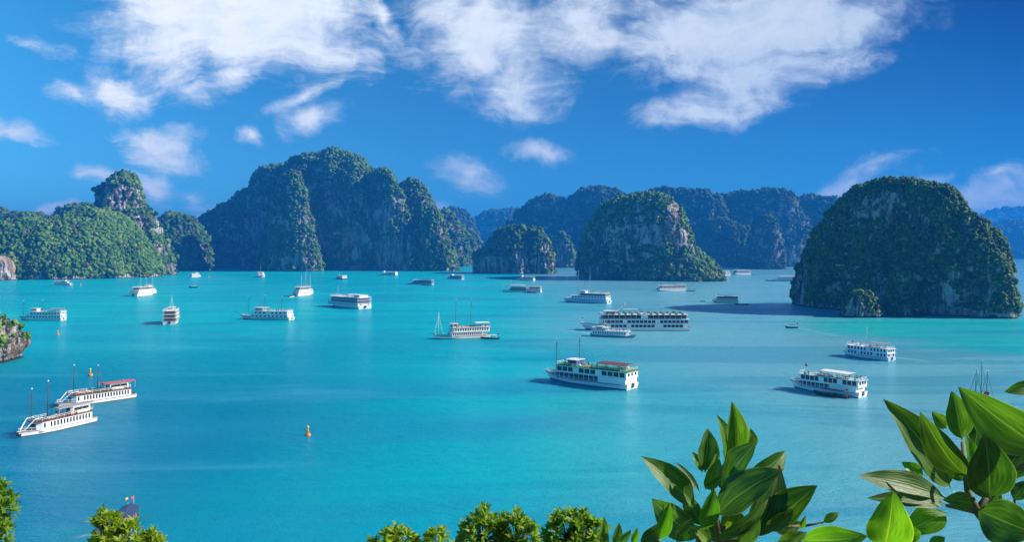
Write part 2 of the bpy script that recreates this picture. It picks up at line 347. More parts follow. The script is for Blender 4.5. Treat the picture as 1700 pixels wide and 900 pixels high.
def scatter(p, f, rad, cover, thr, shore, seed, bright=1.0, bare=(), maxn=26000):
    """crowns for the wood that covers an island"""
    c, n, ar = face_geo(p, f); view = c - np.array([0, 0, HC]); view /= np.linalg.norm(view, axis=1)[:, None]
    fr = (n * view).sum(1) < .3
    nz_ = fbm(c / (rad * 9) + seed, 3)
    nb_ = fbm(c * np.array([1, 1, .45]) / (rad * 30) + seed * 2.1, 2)
    pr = np.clip((n[:, 2] + .40 * nz_ + .34 * nb_ - thr) / .28, 0, 1) * (1 - .97 * bare_mask(c, bare)) * fr * (c[:, 2] > shore * (1 + .8 * nz_))
    w = ar * pr; tot = w.sum()
    cnt = int(min(maxn, tot / (rad * rad) * cover))
    if cnt < 3: return None
    idx = rng.choice(len(c), cnt, p=w / tot)
    r = rad * (.45 + 1.35 * rng.random(cnt) ** 3)
    pos = c[idx] + rng.normal(size=(cnt, 3)) * rad * .35 + (n[idx] * .35 + np.array([0, 0, .35])) * r[:, None]
    ang = rng.random(cnt) * 6.283; kk = rng.integers(0, len(CROWNS), cnt)
    base = np.stack(CROWNS)[kk] * r[:, None, None]
    base[:, :, 2] *= (.8 + .5 * rng.random(cnt))[:, None]
    ca, sa = np.cos(ang)[:, None], np.sin(ang)[:, None]
    v = np.stack([base[:, :, 0] * ca - base[:, :, 1] * sa, base[:, :, 0] * sa + base[:, :, 1] * ca, base[:, :, 2]], -1) + pos[:, None]
    zone = fbm(pos / (rad * 16) + seed * 3, 2)
    t = np.clip((.42 + .48 * zone + .30 * rng.normal(size=cnt)), 0, 1) * 4.0
    t = np.where(rng.random(cnt) < .07, 5 + rng.random(cnt), t)
    lo = np.floor(t).astype(int).clip(0, 5); fr_ = (t - lo)[:, None]
    col = (PAL[lo] * (1 - fr_) + PAL[lo + 1] * fr_) * bright * (.75 + .5 * rng.random(cnt))[:, None]
    return v.reshape(-1, 3), (ICO_F[None] + (np.arange(cnt) * len(ICO_V))[:, None, None]).reshape(-1, 3), np.repeat(col, len(ICO_V), 0)
def island(name, label, flabel, lobes, mat_rock, rad_px=2.7, cover=.62, thr=.05, bright=1.0, shore=3.0, amp=.11, group=None, res=1.0, bare=()):
    Vs, Fs, off = [], [], 0; TV, TF, TC, to = [], [], [], 0
    for i, Lb in enumerate(lobes):
        kw = dict(amp=amp, seed=i + len(label), nl=int(110 * res), na=int(200 * res)); lt = thr; kw.update(Lb[3] if len(Lb) > 3 else {}); lt = kw.pop('thr', thr); lc = kw.pop('cover', cover)
        p, f = lobe(Lb[0], Lb[1], Lb[2], **kw); Vs.append(p); Fs.append(f + off); off += len(p)
        sc = scatter(p, f, rad_px * Lb[1] / F, lc, lt, shore, i * 1.7 + len(label), bright, bare)
        if sc: TV.append(sc[0]); TF.append(sc[1] + to); TC.append(sc[2]); to += len(sc[0])
    o = link(bpy.data.objects.new(name, np_mesh(name, np.concatenate(Vs), np.concatenate(Fs), [mat_rock])))
    ba = o.data.attributes.new('bare', 'FLOAT', 'POINT'); ba.data.foreach_set('value', bare_mask(np.concatenate(Vs), bare).astype(np.float32))
    tag(o, label, 'island', group, 'structure')
    if TV:
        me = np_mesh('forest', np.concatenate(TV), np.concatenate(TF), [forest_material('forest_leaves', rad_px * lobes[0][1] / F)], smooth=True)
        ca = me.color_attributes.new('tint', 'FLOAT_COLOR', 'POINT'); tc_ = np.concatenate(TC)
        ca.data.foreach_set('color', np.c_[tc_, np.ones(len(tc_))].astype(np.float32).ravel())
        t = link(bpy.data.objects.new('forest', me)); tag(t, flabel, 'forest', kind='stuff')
    return o
RK_NEAR = rock_material('limestone_near', 5, .30, .45, .46)
RK_DOME = rock_material('limestone_dome', 9, .46, .30, .42)
RK_MID = rock_material('limestone_mid', 16, .42, .40, .44)
RK_BARE = rock_material('limestone_bare', 14, .05, .6, .62)
RK_FAR = rock_material('limestone_far', 26, .46, .25, .40)
GR_I = 'islands of the bay'
island('rock_island', 'big steep dome island at the right with green rim and pale cliff patches', 'dense scrub covering the big right dome island', [
    ([(1328, 513), (1326, 490), (1334, 455), (1348, 420), (1362, 395), (1380, 362), (1403, 332), (1425, 311), (1445, 303), (1470, 300), (1500, 303), (1530, 311), (1560, 321), (1580, 335), (1598, 357), (1616, 378), (1632, 397), (1641, 420), (1652, 445), (1660, 470), (1666, 495), (1667, 513)], 726, 68, dict(amp=.08, nl=190, na=340, e=2.5, shear=-.8)),
    ([(1398, 526), (1402, 505), (1412, 490), (1424, 484), (1434, 484), (1446, 495), (1458, 510), (1462, 526)], 657, 14, dict(amp=.22, nl=60, na=90, thr=.25)),
    ([(1462, 525), (1472, 490), (1482, 458), (1494, 443), (1505, 455), (1518, 488), (1530, 525)], 670, 15, dict(amp=.18, nl=70, na=90)),
    ], RK_DOME, rad_px=2.0, thr=-.08, cover=.9, bright=.9, shore=4, group=GR_I,
    bare=[(1470, 342, 46, 24), (1425, 352, 16, 12), (1530, 368, 24, 14), (1332, 480, 16, 34), (1640, 480, 7, 34), (1420, 512, 14, 18), (1505, 520, 9, 12), (1590, 518, 60, 6)])
island('rock_island', 'dome island right of centre with bare upper cliff and a low green skirt', 'bright trees on the skirt of the island right of centre', [
    ([(957, 462), (957, 445), (964, 420), (970, 400), (975, 380), (985, 362), (1000, 345), (1020, 333), (1045, 325), (1065, 321), (1085, 324), (1105, 330), (1122, 344), (1135, 365), (1143, 385), (1147, 405), (1152, 430), (1156, 462)], 1530, 105, dict(amp=.08, thr=.12, nl=150, na=240, shear=-.65)),
    ([(968, 464), (985, 446), (1020, 436), (1055, 430), (1090, 424), (1120, 414), (1143, 406), (1160, 420), (1185, 442), (1204, 464)], 1490, 100, dict(amp=.10, e=2.0, taper=1.0, thr=-.3, cover=.95, shear=-.5)),
    ], RK_MID, rad_px=2.0, thr=.06, bright=1.15, shore=4, group=GR_I, bare=[(1118, 352, 13, 24), (1084, 386, 36, 14), (1060, 345, 10, 8), (1130, 395, 10, 18)])
island('rock_island', 'low dark twin humped islet with grey cliffs left of the central dome', 'scrub on top of the twin humped islet', [
    ([(785, 454), (786, 425), (800, 415), (815, 400), (830, 385), (850, 377), (866, 378), (876, 392), (884, 420), (888, 454)], 1890, 70, dict(thr=.18, shear=-.5)),
    ([(858, 454), (862, 410), (872, 388), (886, 379), (899, 384), (910, 400), (917, 425), (921, 454)], 1870, 60, dict(thr=.12, shear=-.6)),
    ], RK_MID, rad_px=2.1, group=GR_I, bare=[(815, 442, 30, 14), (865, 430, 9, 22), (895, 440, 14, 12)])
island('rock_island', 'small rounded islet between the twin humped islet and the central dome', 'scrub on the small rounded islet', [
    ([(912, 444), (917, 405), (923, 391), (930, 387), (940, 393), (950, 410), (958, 428), (961, 444)], 2500, 50, dict(shear=-.6))], RK_MID, rad_px=2.1, group=GR_I, bare=[(934, 422, 12, 20)])
island('rock_island', 'tallest massif left of centre with wooded ribs and grey cliff walls', 'wood covering the tall massif left of centre', [
    ([(405, 448), (415, 400), (426, 350), (438, 315), (455, 288), (475, 271), (500, 262), (530, 253), (555, 250), (580, 255), (600, 268), (615, 285), (628, 300), (642, 330), (656, 370), (670, 410), (680, 448)], 2300, 130, dict(nl=180, na=300, thr=.1, shear=-.35)),
    ([(436, 449), (448, 400), (455, 340), (466, 300), (480, 284), (494, 288), (507, 320), (517, 380), (534, 449)], 2090, 55, dict(thr=-.05, shear=-.3)),
    ([(525, 449), (535, 380), (545, 325), (552, 296), (567, 280), (590, 278), (608, 300), (620, 330), (634, 380), (648, 449)], 2210, 75, dict(thr=.15, shear=-.5)),
    ([(585, 449), (600, 380), (612, 320), (622, 290), (633, 281), (645, 284), (658, 300), (668, 330), (685, 380), (700, 449)], 2170, 70, dict(thr=.08, shear=-.6)),
    ([(640, 449), (650, 380), (660, 330), (668, 305), (682, 298), (697, 303), (709, 325), (716, 350), (728, 400), (745, 449)], 2260, 90, dict(thr=.1, shear=-.6)),
    ([(672, 449), (688, 415), (700, 380), (708, 355), (716, 345), (725, 350), (738, 375), (747, 412), (759, 449)], 2120, 60, dict(thr=-.12, shear=-.4)),
    ([(395, 447), (405, 380), (415, 330), (420, 300), (430, 285), (450, 279), (470, 277), (490, 285), (510, 330), (520, 447)], 2430, 100, dict(shear=-.6)),
    ([(270, 444), (305, 400), (335, 369), (360, 350), (385, 337), (405, 322), (425, 303), (450, 320), (470, 444)], 2540, 110, dict(amp=.10, shear=-.7)),
    ], RK_MID, rad_px=1.75, thr=.15, bright=1.15, shore=5, amp=.12, group=GR_I, cover=.75,
    bare=[(630, 358, 26, 20), (590, 395, 22, 30), (667, 412, 15, 32), (660, 332, 7, 10), (640, 425, 16, 22), (730, 388, 5, 13), (555, 340, 10, 22), (500, 362, 5, 10), (498, 438, 10, 9), (428, 395, 5, 14)])
island('rock_island', 'narrow wooded tower just right of the tall massif', 'wood on the narrow tower right of the massif', [
    ([(715, 441), (722, 390), (730, 360), (738, 348), (750, 356), (765, 378), (776, 400), (780, 441)], 2720, 100),
    ([(762, 438), (770, 400), (778, 384), (788, 390), (797, 405), (801, 438)], 2960, 80)], RK_FAR, rad_px=2.4, group=GR_I)
island('rock_island', 'bright green wooded hill at the left shore below the rocky tower', 'bright green wood covering the left hill', [
    ([(-90, 460), (-60, 410), (-20, 376), (0, 372), (50, 374), (100, 367), (130, 357), (150, 350), (175, 352), (200, 368), (225, 395), (245, 422), (260, 460)], 1640, 200, dict(e=2.0, taper=.95, amp=.10, thr=-.6, cover=1.25, nl=150, na=260)),
    ([(-34, 463), (-28, 432), (-10, 421), (8, 424), (17, 437), (21, 463)], 1440, 28, dict(thr=.75, amp=.12, cover=.3))],
    RK_BARE, rad_px=1.9, thr=-.42, cover=1.0, bright=1.4, shore=5, group=GR_I, bare=[(3, 447, 18, 22), (62, 460, 9, 5)])
island('rock_island', 'tall rocky tower with white streaked cliff rising behind the left hill', 'scrub on the rocky tower behind the left hill', [
    ([(146, 457), (156, 400), (164, 365), (168, 345), (172, 320), (182, 303), (194, 293), (207, 288), (218, 296), (229, 318), (238, 345), (254, 364), (267, 395), (278, 430), (285, 457)], 1790, 85, dict(nl=150, na=220, amp=.13, shear=-.3))],
    rock_material('limestone_streaked', 14, .30, .25, .52), rad_px=2.2, thr=.10, group=GR_I, bright=1.15, bare=[(196, 340, 13, 34), (180, 318, 7, 16), (228, 368, 14, 12), (205, 318, 6, 14)])
island('rock_island', 'low ridge behind the left hill beside the rocky tower', 'wood on the low ridge behind the left hill', [
    ([(-60, 450), (-40, 360), (-10, 346), (2, 345), (12, 358), (30, 356), (60, 358), (84, 366), (96, 450)], 2150, 90, dict(amp=.09)),
    ([(80, 450), (92, 368), (110, 350), (130, 341), (150, 341), (172, 352), (196, 450)], 2250, 90, dict(amp=.09))], RK_FAR, rad_px=2.1, group=GR_I, bare=[(75, 370, 14, 8)])
island('rock_island', 'dark low hills between the left tower and the tall massif', 'wood on the dark low hills left of the massif', [
    ([(255, 449), (266, 380), (276, 360), (290, 357), (302, 366), (312, 362), (325, 372), (337, 398), (350, 449)], 2150, 90)], RK_FAR, rad_px=2.5, group=GR_I)
GR_B = 'far ranges behind the bay'
island('rock_island', 'far hazy peak behind the tall massif', 'wood on the far peak behind the massif', [
    ([(718, 437), (735, 358), (750, 345), (768, 352), (785, 368), (805, 433)], 4200, 170),
    ([(770, 436), (785, 370), (805, 353), (830, 354), (860, 350), (888, 362), (915, 431)], 5200, 220)], RK_FAR, bright=.6, rad_px=1.7, thr=.02, group=GR_B)
island('rock_island', 'blue shaded peaks behind the twin humped islet', 'wood on the peaks behind the twin islet', [
    ([(815, 439), (838, 385), (863, 355), (880, 340), (894, 331), (905, 323), (924, 330), (944, 340), (965, 360), (990, 439)], 3050, 120, dict(shear=-.6, amp=.14)),
    ([(925, 440), (938, 348), (950, 330), (965, 318), (985, 312), (1010, 314), (1035, 323), (1060, 345), (1090, 440)], 2920, 112, dict(shear=-.6, amp=.14))], RK_FAR, bright=.6, rad_px=1.7, thr=.02, group=GR_B)
island('rock_island', 'long blue range between the central dome and the right dome', 'wood on the long range behind the right dome', [
    ([(1030, 442), (1050, 340), (1065, 322), (1085, 315), (1110, 314), (1140, 320), (1170, 322), (1190, 332), (1230, 442)], 2720, 105, dict(shear=-.6, amp=.14)),
    ([(1150, 442), (1165, 342), (1185, 323), (1210, 322), (1240, 321), (1255, 318), (1270, 314), (1295, 316), (1310, 326), (1325, 345), (1350, 442)], 2740, 105, dict(shear=-.6, amp=.14)),
    ([(1280, 442), (1310, 350), (1325, 331), (1345, 324), (1365, 329), (1385, 331), (1410, 345), (1450, 442)], 2780, 105, dict(shear=-.6, amp=.14)),
    ([(1110, 444), (1140, 384), (1170, 364), (1210, 368), (1245, 385), (1268, 444)], 2500, 90, dict(e=2, thr=-.2, shear=-.4)),
    ([(1233, 446), (1244, 400), (1252, 370), (1262, 360), (1275, 358), (1288, 370), (1296, 400), (1303, 446)], 2300, 55, dict(shear=-.3))], RK_FAR, bright=.6, rad_px=1.7, thr=.02, group=GR_B)
island('rock_island', 'pale blue mountains far off beyond the right dome', 'wood on the far mountains beyond the right dome', [
    ([(1570, 436), (1600, 400), (1620, 385), (1645, 376), (1670, 372), (1700, 370), (1760, 362), (1850, 432)], 5000, 220)], RK_FAR, bright=.6, rad_px=1.7, thr=.02, group=GR_B)
island('rock_island', 'palest mountain outline on the horizon at the right edge', 'wood on the palest mountain at the right edge', [
    ([(1560, 430), (1595, 378), (1615, 362), (1635, 366), (1650, 355), (1665, 350), (1690, 352), (1730, 345), (1790, 360), (1850, 424)], 8300, 350)], RK_FAR, rad_px=2.0, thr=0, group=GR_B)
island('hills', 'low coast far beyond all the islands', 'far off wood on the low coast', [
    ([(-900, 425), (-700, 402), (-300, 392), (0, 398), (300, 394), (600, 400), (850, 396), (1200, 392), (1700, 402), (2200, 390), (2600, 425)], 7000, 300, dict(amp=.25, na=600, nl=40, cover=.0))], RK_FAR, rad_px=2.0, group=GR_B)
island('rock_island', 'near grey outcrop with tufts of shrubs at the left edge', 'shrubs growing on the near left outcrop', [
    ([(-170, 602), (-155, 545), (-115, 510), (-60, 506), (-18, 520), (-4, 535), (6, 550), (18, 562), (25, 573), (24, 590), (22, 602)], 392, 20, dict(amp=.17, nl=110, na=220, thr=.30, cover=.6))],
    RK_NEAR, rad_px=3.0, bright=1.9, shore=2.5, group=GR_I, bare=[(26, 582, 14, 26), (5, 592, 18, 16), (14, 558, 8, 10)])
rk = MB(); rk.lathe([(2.6, -1.5), (2.3, .3), (1.6, 1.0), (.5, 1.5), (.05, 1.55)], 12)
rk.v = [(x * (1 + .3 * math.sin(7 * y)), y * (1 + .2 * math.sin(5 * x)), z * (1 + .25 * math.sin(3 * x + 2 * y))) for x, y, z in rk.v]
o = rk.build('rock', RK_NEAR, None, True); o.location = P(1690, 525, DW(525)); o.location.z = 0
tag(o, 'small dark rock in the water right of the big right dome', 'rock')

# ------------------------------------------------------------------ haze
hz = MB().box(-8990, 8990, -290, 8990, -9, 420)
hm = bpy.data.materials.new('haze'); hm.use_nodes = True; hm.node_tree.nodes.clear()
vo = N(hm.node_tree, 'ShaderNodeVolumePrincipled'); vo.inputs['Color'].default_value = (.02, .30, 1, 1); vo.inputs['Density'].default_value = HAZE_DENSITY; vo.inputs['Anisotropy'].default_value = .1
oo = N(hm.node_tree, 'ShaderNodeOutputMaterial'); hm.node_tree.links.new(vo.outputs[0], oo.inputs['Volume'])
haze = hz.build('haze', hm); tag(haze, 'thin blue sea haze over the whole bay', 'haze', kind='stuff')

# ------------------------------------------------------------------ boats
WHITE = paint('white_boat_paint', (.80, .80, .78), .4, .45, .06, .8)
CREAM = paint('cream_boat_paint', (.84, .78, .70), .45, .4, .08, .8)
PINKW = paint('faded_white_paint', (.78, .70, .66), .5, .35, .08, .8)
PALEB = paint('pale_blue_paint_and_shade', (.55, .70, .80), .45, .4, .06, .8)  # plain pale blue; on some boats the blue side shade put into colour
PALEG = paint('pale_green_boat_paint', (.40, .56, .54), .5, .4, .1, .8)
DKBLUE = paint('dark_blue_boat_paint', (.03, .06, .13), .4, .4, .15, .8)
DARK = paint('dark_wood', (.045, .032, .026), .55, .35, .2, 1.5)
BROWN = paint('brown_trim_wood', (.16, .06, .035), .5, .35, .2, 1.5)
REDB = paint('red_boat_paint', (.32, .05, .035), .5, .35, .15, 1.5)
REDROOF = paint('red_roof_sheet', (.45, .12, .12), .55, .3, .12, 1.2)
GREEN = paint('green_deck_paint', (.06, .26, .05), .55, .3, .15, 1.2)
GREY = paint('grey_canvas', (.30, .28, .28), .8, .2, .1, 1.2)
BLUEC = paint('blue_canvas', (.05, .13, .30), .75, .2, .12, 1.2)
TEAL = paint('teal_boat_paint', (.10, .34, .36), .45, .4, .1, .8)
DECKW = paint('deck_planks', (.34, .24, .15), .7, .25, .15, 1.5)
ORANGE = paint('orange_paint', (.75, .24, .02), .5, .35, .1, 1.5)
REDF = paint('red_flag_cloth', (.70, .03, .02), .8, .1, .08, 2)
YELF = paint('yellow_cloth', (.80, .55, .03), .8, .1, .08, 2)
PLANT = paint('potted_plants_green', (.07, .18, .03), .8, .2, .4, 2.5)
STEEL = paint('mast_steel', (.55, .55, .55), .4, .5, .1, 1)
MASTD = paint('dark_mast_wood', (.07, .05, .04), .6, .3, .1, 1)
TYRE = paint('black_rubber', (.02, .02, .02), .8, .2, .1, 2)
GLASS, _nt, _b = mat('dark_cabin_glass'); _b.inputs['Base Color'].default_value = (.012, .018, .024, 1); _b.inputs['Roughness'].default_value = .12
_n = noise(_nt, N(_nt, 'ShaderNodeTexCoord').outputs['Object'], 1.3, 3); _nt.links.new(mixc(_nt, _n, (.008, .012, .016), (.045, .05, .055)), _b.inputs['Base Color'])
MATS = dict(white=WHITE, cream=CREAM, pink=PINKW, paleblue=PALEB, palegreen=PALEG, dkblue=DKBLUE, dark=DARK, brown=BROWN, red=REDB, redroof=REDROOF, green=GREEN,
            grey=GREY, bluec=BLUEC, teal=TEAL, deck=DECKW, orange=ORANGE, steel=STEEL, mast=MASTD)

def hull_section(u, L, B, fb, rise, stern_w=.86, rake=.09):
    """half section at u (0 stern .. 1 bow): list of (x, y, z) from keel to deck edge"""
    fine = 1 - max(0.0, (u - .52) / .48) ** 2.1
    back = stern_w + (1 - stern_w) * min(1, u / .32) ** .8
    w = max(.012, fine * back) * B / 2
    zd = fb * (1 + .10 * (1 - min(1, u / .3)) ** 2) + rise * max(0, (u - .45) / .55) ** 2.4
    xd = -.5 * L + u * L; xw = -.485 * L + u * L * (1 - rake - .01)
    def pt(t, ww):
        z = -.9 + (zd + .9) * t; k = max(0, min(1, (z + .9) / (zd + .9))) ** 1.2
        return (xw + (xd - xw) * k, w * ww, z)
    t0 = .9 / (zd + .9)
    return [pt(0, .30 * fine), pt(t0 * .55, .62 + .2 * fine), pt(t0, .80 + .12 * fine), pt(t0 + (1 - t0) * .4, .90 + .05 * fine), pt(t0 + (1 - t0) * .75, .97), pt(1, 1.0)]
def sec_at(sec, t):
    """point at height fraction t of the freeboard on a section"""
    z = sec[-1][2] * t
    for a, b in zip(sec[2:], sec[3:]):
        if z <= b[2] + 1e-6:
            q = (z - a[2]) / (b[2] - a[2] + 1e-9); return tuple(a[i] + (b[i] - a[i]) * q for i in range(3))
    return sec[-1]
def hull_parts(root, L, B, fb, rise, hullm, trim, boot, deckm, stern_w=.86, n=26):
    us = [i / n for i in range(n + 1)]; secs = [hull_section(u, L, B, fb, rise, stern_w) for u in us]; m = len(secs[0])
    v = []; f = []
    for s in secs: v += [(x, -y, z) for x, y, z in s[::-1]] + [(x, y, z) for x, y, z in s]
    w = 2 * m
    for i in range(n):
        for j in range(w - 1): f.append((i * w + j, i * w + j + 1, (i + 1) * w + j + 1, (i + 1) * w + j))
    f.append(tuple(range(w - 1, -1, -1)))
    MB().add(v, f).build('hull', hullm, root)
    dv = []; df = []
    for s in secs: x, y, z = sec_at(s, .93); dv += [(x, -y, z), (x, y, z)]
    for i in range(n): df.append((2 * i, 2 * i + 2, 2 * i + 3, 2 * i + 1))
    MB().add(dv, df).build('deck', deckm, root)
    def band(name, t0, t1, mt, off):
        b = MB()
        for sg in (-1, 1):
            q = [];
            for s in secs:
                for t in (t0, t1):
                    x, y, z = sec_at(s, t); q.append((x, sg * (y + off), z))
            b.add(q, [(2 * i, 2 * i + 2, 2 * i + 3, 2 * i + 1) if sg < 0 else (2 * i + 1, 2 * i + 3, 2 * i + 2, 2 * i) for i in range(n)])
        b.build(name, mt, root)
    if trim: band('rubbing_strake', .78, .90, trim, .04)
    if boot: band('boot_stripe', .0, .16, boot, .025)
    return secs
def put(name, me, loc, parent, rz=0):
    o = link(bpy.data.objects.new(name, me)); o.parent = parent; o.location = loc; o.rotation_euler = (0, 0, rz); return o
def flag_mesh(w=1.6, h=1.0):
    b = MB(); n = 6
    for i in range(n + 1):
        x = w * i / n; y = .10 * math.sin(i * 1.2); b.v += [(x, y, 0), (x, y, h)]
    b.f = [(2 * i, 2 * i + 2, 2 * i + 3, 2 * i + 1) for i in range(n)]
    return b
def star_mb(x, y, z, r):
    pts = [(x + (r if k % 2 == 0 else r * .42) * math.sin(math.pi * k / 5), z + (r if k % 2 == 0 else r * .42) * math.cos(math.pi * k / 5)) for k in range(10)]
    return MB().add([(a, y - .03, c) for a, c in pts] + [(a, y + .14, c) for a, c in pts], [tuple(range(10)), tuple(range(19, 9, -1))])
def add_flag(root, x, y, z, s=1.0, m=None, pole=2.0):
    MB().tube((x, y, z), (x, y, z + pole), .05, .04, 5).build('flagpole', STEEL, root)
    f = flag_mesh(1.7 * s, 1.1 * s).build('flag', m or REDF, root); f.location = (x + .05, y, z + pole - 1.1 * s); f.rotation_euler = (0, 0, R(160))
    if (m or REDF) is REDF: star_mb(.85 * s, -.02, .55 * s, .32 * s).build('star', YELF, f)
_win = {}
def win_mesh(w, h):
    k = (round(w, 2), round(h, 2))
    if k not in _win: _win[k] = MB().box(-w / 2, w / 2, -.05, .05, 0, h).mesh('window', GLASS)
    return _win[k]
def ring_windows(root, x0, x1, y, z, n, w, h, sides=(-1, 1), skip=()):
    for sg in sides:
        for i in range(n):
            if i in skip: continue
            o = link(bpy.data.objects.new('window', win_mesh(w, h))); o.parent = root
            o.location = (x0 + (x1 - x0) * (i + .5) / n, sg * (y + .02), z)
def railing(root, x0, x1, hw, z, h=1.0, m=None, step=2.2, front=None, name='railing'):
    b = MB(); fh = hw if front is None else front
    loop = [(x0, -hw), (x1 - (hw - fh), -hw), (x1, -fh), (x1, fh), (x1 - (hw - fh), hw), (x0, hw), (x0, -hw)]
    for (a, c), (d, e) in zip(loop, loop[1:]):
        ln = math.hypot(d - a, e - c)
        if ln < .05: continue
        for zz in (h, h * .55): b.tube((a, c, z + zz), (d, e, z + zz), .055, None, 4)
        for k in range(max(1, int(ln / step)) + 1):
            t = k / max(1, int(ln / step)); b.tube((a + (d - a) * t, c + (e - c) * t, z), (a + (d - a) * t, c + (e - c) * t, z + h), .05, None, 4)
    return b.build(name, m or WHITE, root)
def plan(x0, x1, hw, ch):
    return [(x0, -hw), (x1 - ch, -hw), (x1, -hw * .55), (x1, hw * .55), (x1 - ch, hw), (x0, hw)]
def canopy(root, x0, x1, hw, z, h, m, name='canopy', post=STEEL, camber=.25):
    b = MB(); n = 8; v = []
    for i in range(n + 1):
        y = -hw + 2 * hw * i / n; zz = z + h + camber * math.cos(math.pi * (i / n - .5)) 
        v += [(x0, y, zz), (x1, y, zz), (x0, y, zz + .12), (x1, y, zz + .12)]
    f = []
    for i in range(n):
        a = 4 * i; f += [(a, a + 4, a + 5, a + 1), (a + 2, a + 3, a + 7, a + 6), (a, a + 2, a + 6, a + 4), (a + 1, a + 5, a + 7, a + 3)]
    f += [(0, 1, 3, 2), (4 * n, 4 * n + 2, 4 * n + 3, 4 * n + 1)]
    c = b.add(v, f).build(name, m, root)
    pm = MB().tube((0, 0, 0), (0, 0, h + .02), .07, None, 5).mesh('post', post); k = max(1, int((x1 - x0) / 4))
    for i in range(k + 1):
        for sg in (-1, 1): put('post', pm, (x0 + .2 + (x1 - x0 - .4) * i / k, sg * (hw - .2), z), c)
def mast(root, x, z, h, m, yard=True, stays=True, y=0, rake=.03):
    o = MB().tube((x, y, z), (x - rake * h, y, z + h), .13, .07, 7).build('mast', m, root, True)
    t = MB().lathe([(.02, 0), (.2, .08), (.24, .25), (.15, .42), (.02, .5)], 8).build('masthead', WHITE, o); t.location = (x - rake * h, y, z + h)
    if stays:
        b = MB()
        for dx, dy in ((2.6, 1.6), (2.6, -1.6), (-2.8, 1.6), (-2.8, -1.6)): b.tube((x + dx, y + dy, z), (x - rake * h * .9, y, z + h * .93), .03, None, 3)
        b.build('rigging', m, o)
def fit(x0, x1, yb, th, ratio):
    """length and centre of a boat whose plan rectangle spans picture columns x0..x1, sitting at row yb, heading th"""
    D = DW(yb); X = ((x0 + x1) / 2 - CX) / F * D; L = 30.0; c, s = math.cos(th), math.sin(th)
    for _ in range(30):
        B = L * ratio; pts = [(X + c * a * L / 2 - s * b * B / 2, D + s * a * L / 2 + c * b * B / 2) for a, b in ((-1, -1), (-1, 1), (.55, -.8), (.55, .8), (1, 0))]
        px = [CX + F * x / y for x, y in pts]; L *= ((x1 - x0) / (max(px) - min(px))) ** .8; X += ((x0 + x1) - (max(px) + min(px))) / 2 / F * D
    return L, X, D
def furniture(root, x0, x1, hw, z, n, seed, mats=(ORANGE, WHITE, REDB), plants=True):
    r = random.Random(seed)
    for i in range(n):
        x = x0 + (x1 - x0) * (i + .5) / n + r.uniform(-.3, .3); y = r.uniform(-.75, .75) * hw; m = r.choice(mats)
        if plants and r.random() < .4:
            b = MB(); h = r.uniform(.5, .9)
            b.lathe([(.25, 0), (.32, .4), (.3, .42), (.15, .43)], 7); q = b.build('planter', BROWN, root); q.location = (x, math.copysign(hw * .85, y), z)
            g = MB()
            for k in range(9):
                t = r.uniform(0, 6.28); g.add([(0, 0, .4), (.25 * math.cos(t) - .12, .25 * math.sin(t), .6 + h * .5), (.5 * math.cos(t), .5 * math.sin(t), .5 + h), (.25 * math.cos(t) + .12, .25 * math.sin(t), .6 + h * .5)], [(0, 1, 2, 3)])
            g.build('foliage', PLANT, q)
        else:
            b = MB(); b.box(-.9, .5, -.35, .35, .3, .42); b.add([(.5, -.35, .30), (1.1, -.35, .8), (1.1, .35, .8), (.5, .35, .30), (.5, -.35, .42), (1.05, -.35, .9), (1.05, .35, .9), (.5, .35, .42)], [(0, 3, 2, 1), (4, 5, 6, 7), (0, 1, 5, 4), (1, 2, 6, 5), (2, 3, 7, 6), (3, 0, 4, 7)])
            for ax in (-.8, .4):
                for ay in (-.3, .3): b.box(ax - .04, ax + .04, ay - .04, ay + .04, 0, .3)
            q = b.build('deck_lounger', m, root); q.location = (x, y, z); q.rotation_euler = (0, 0, r.choice((0, 1.57, 3.14)))

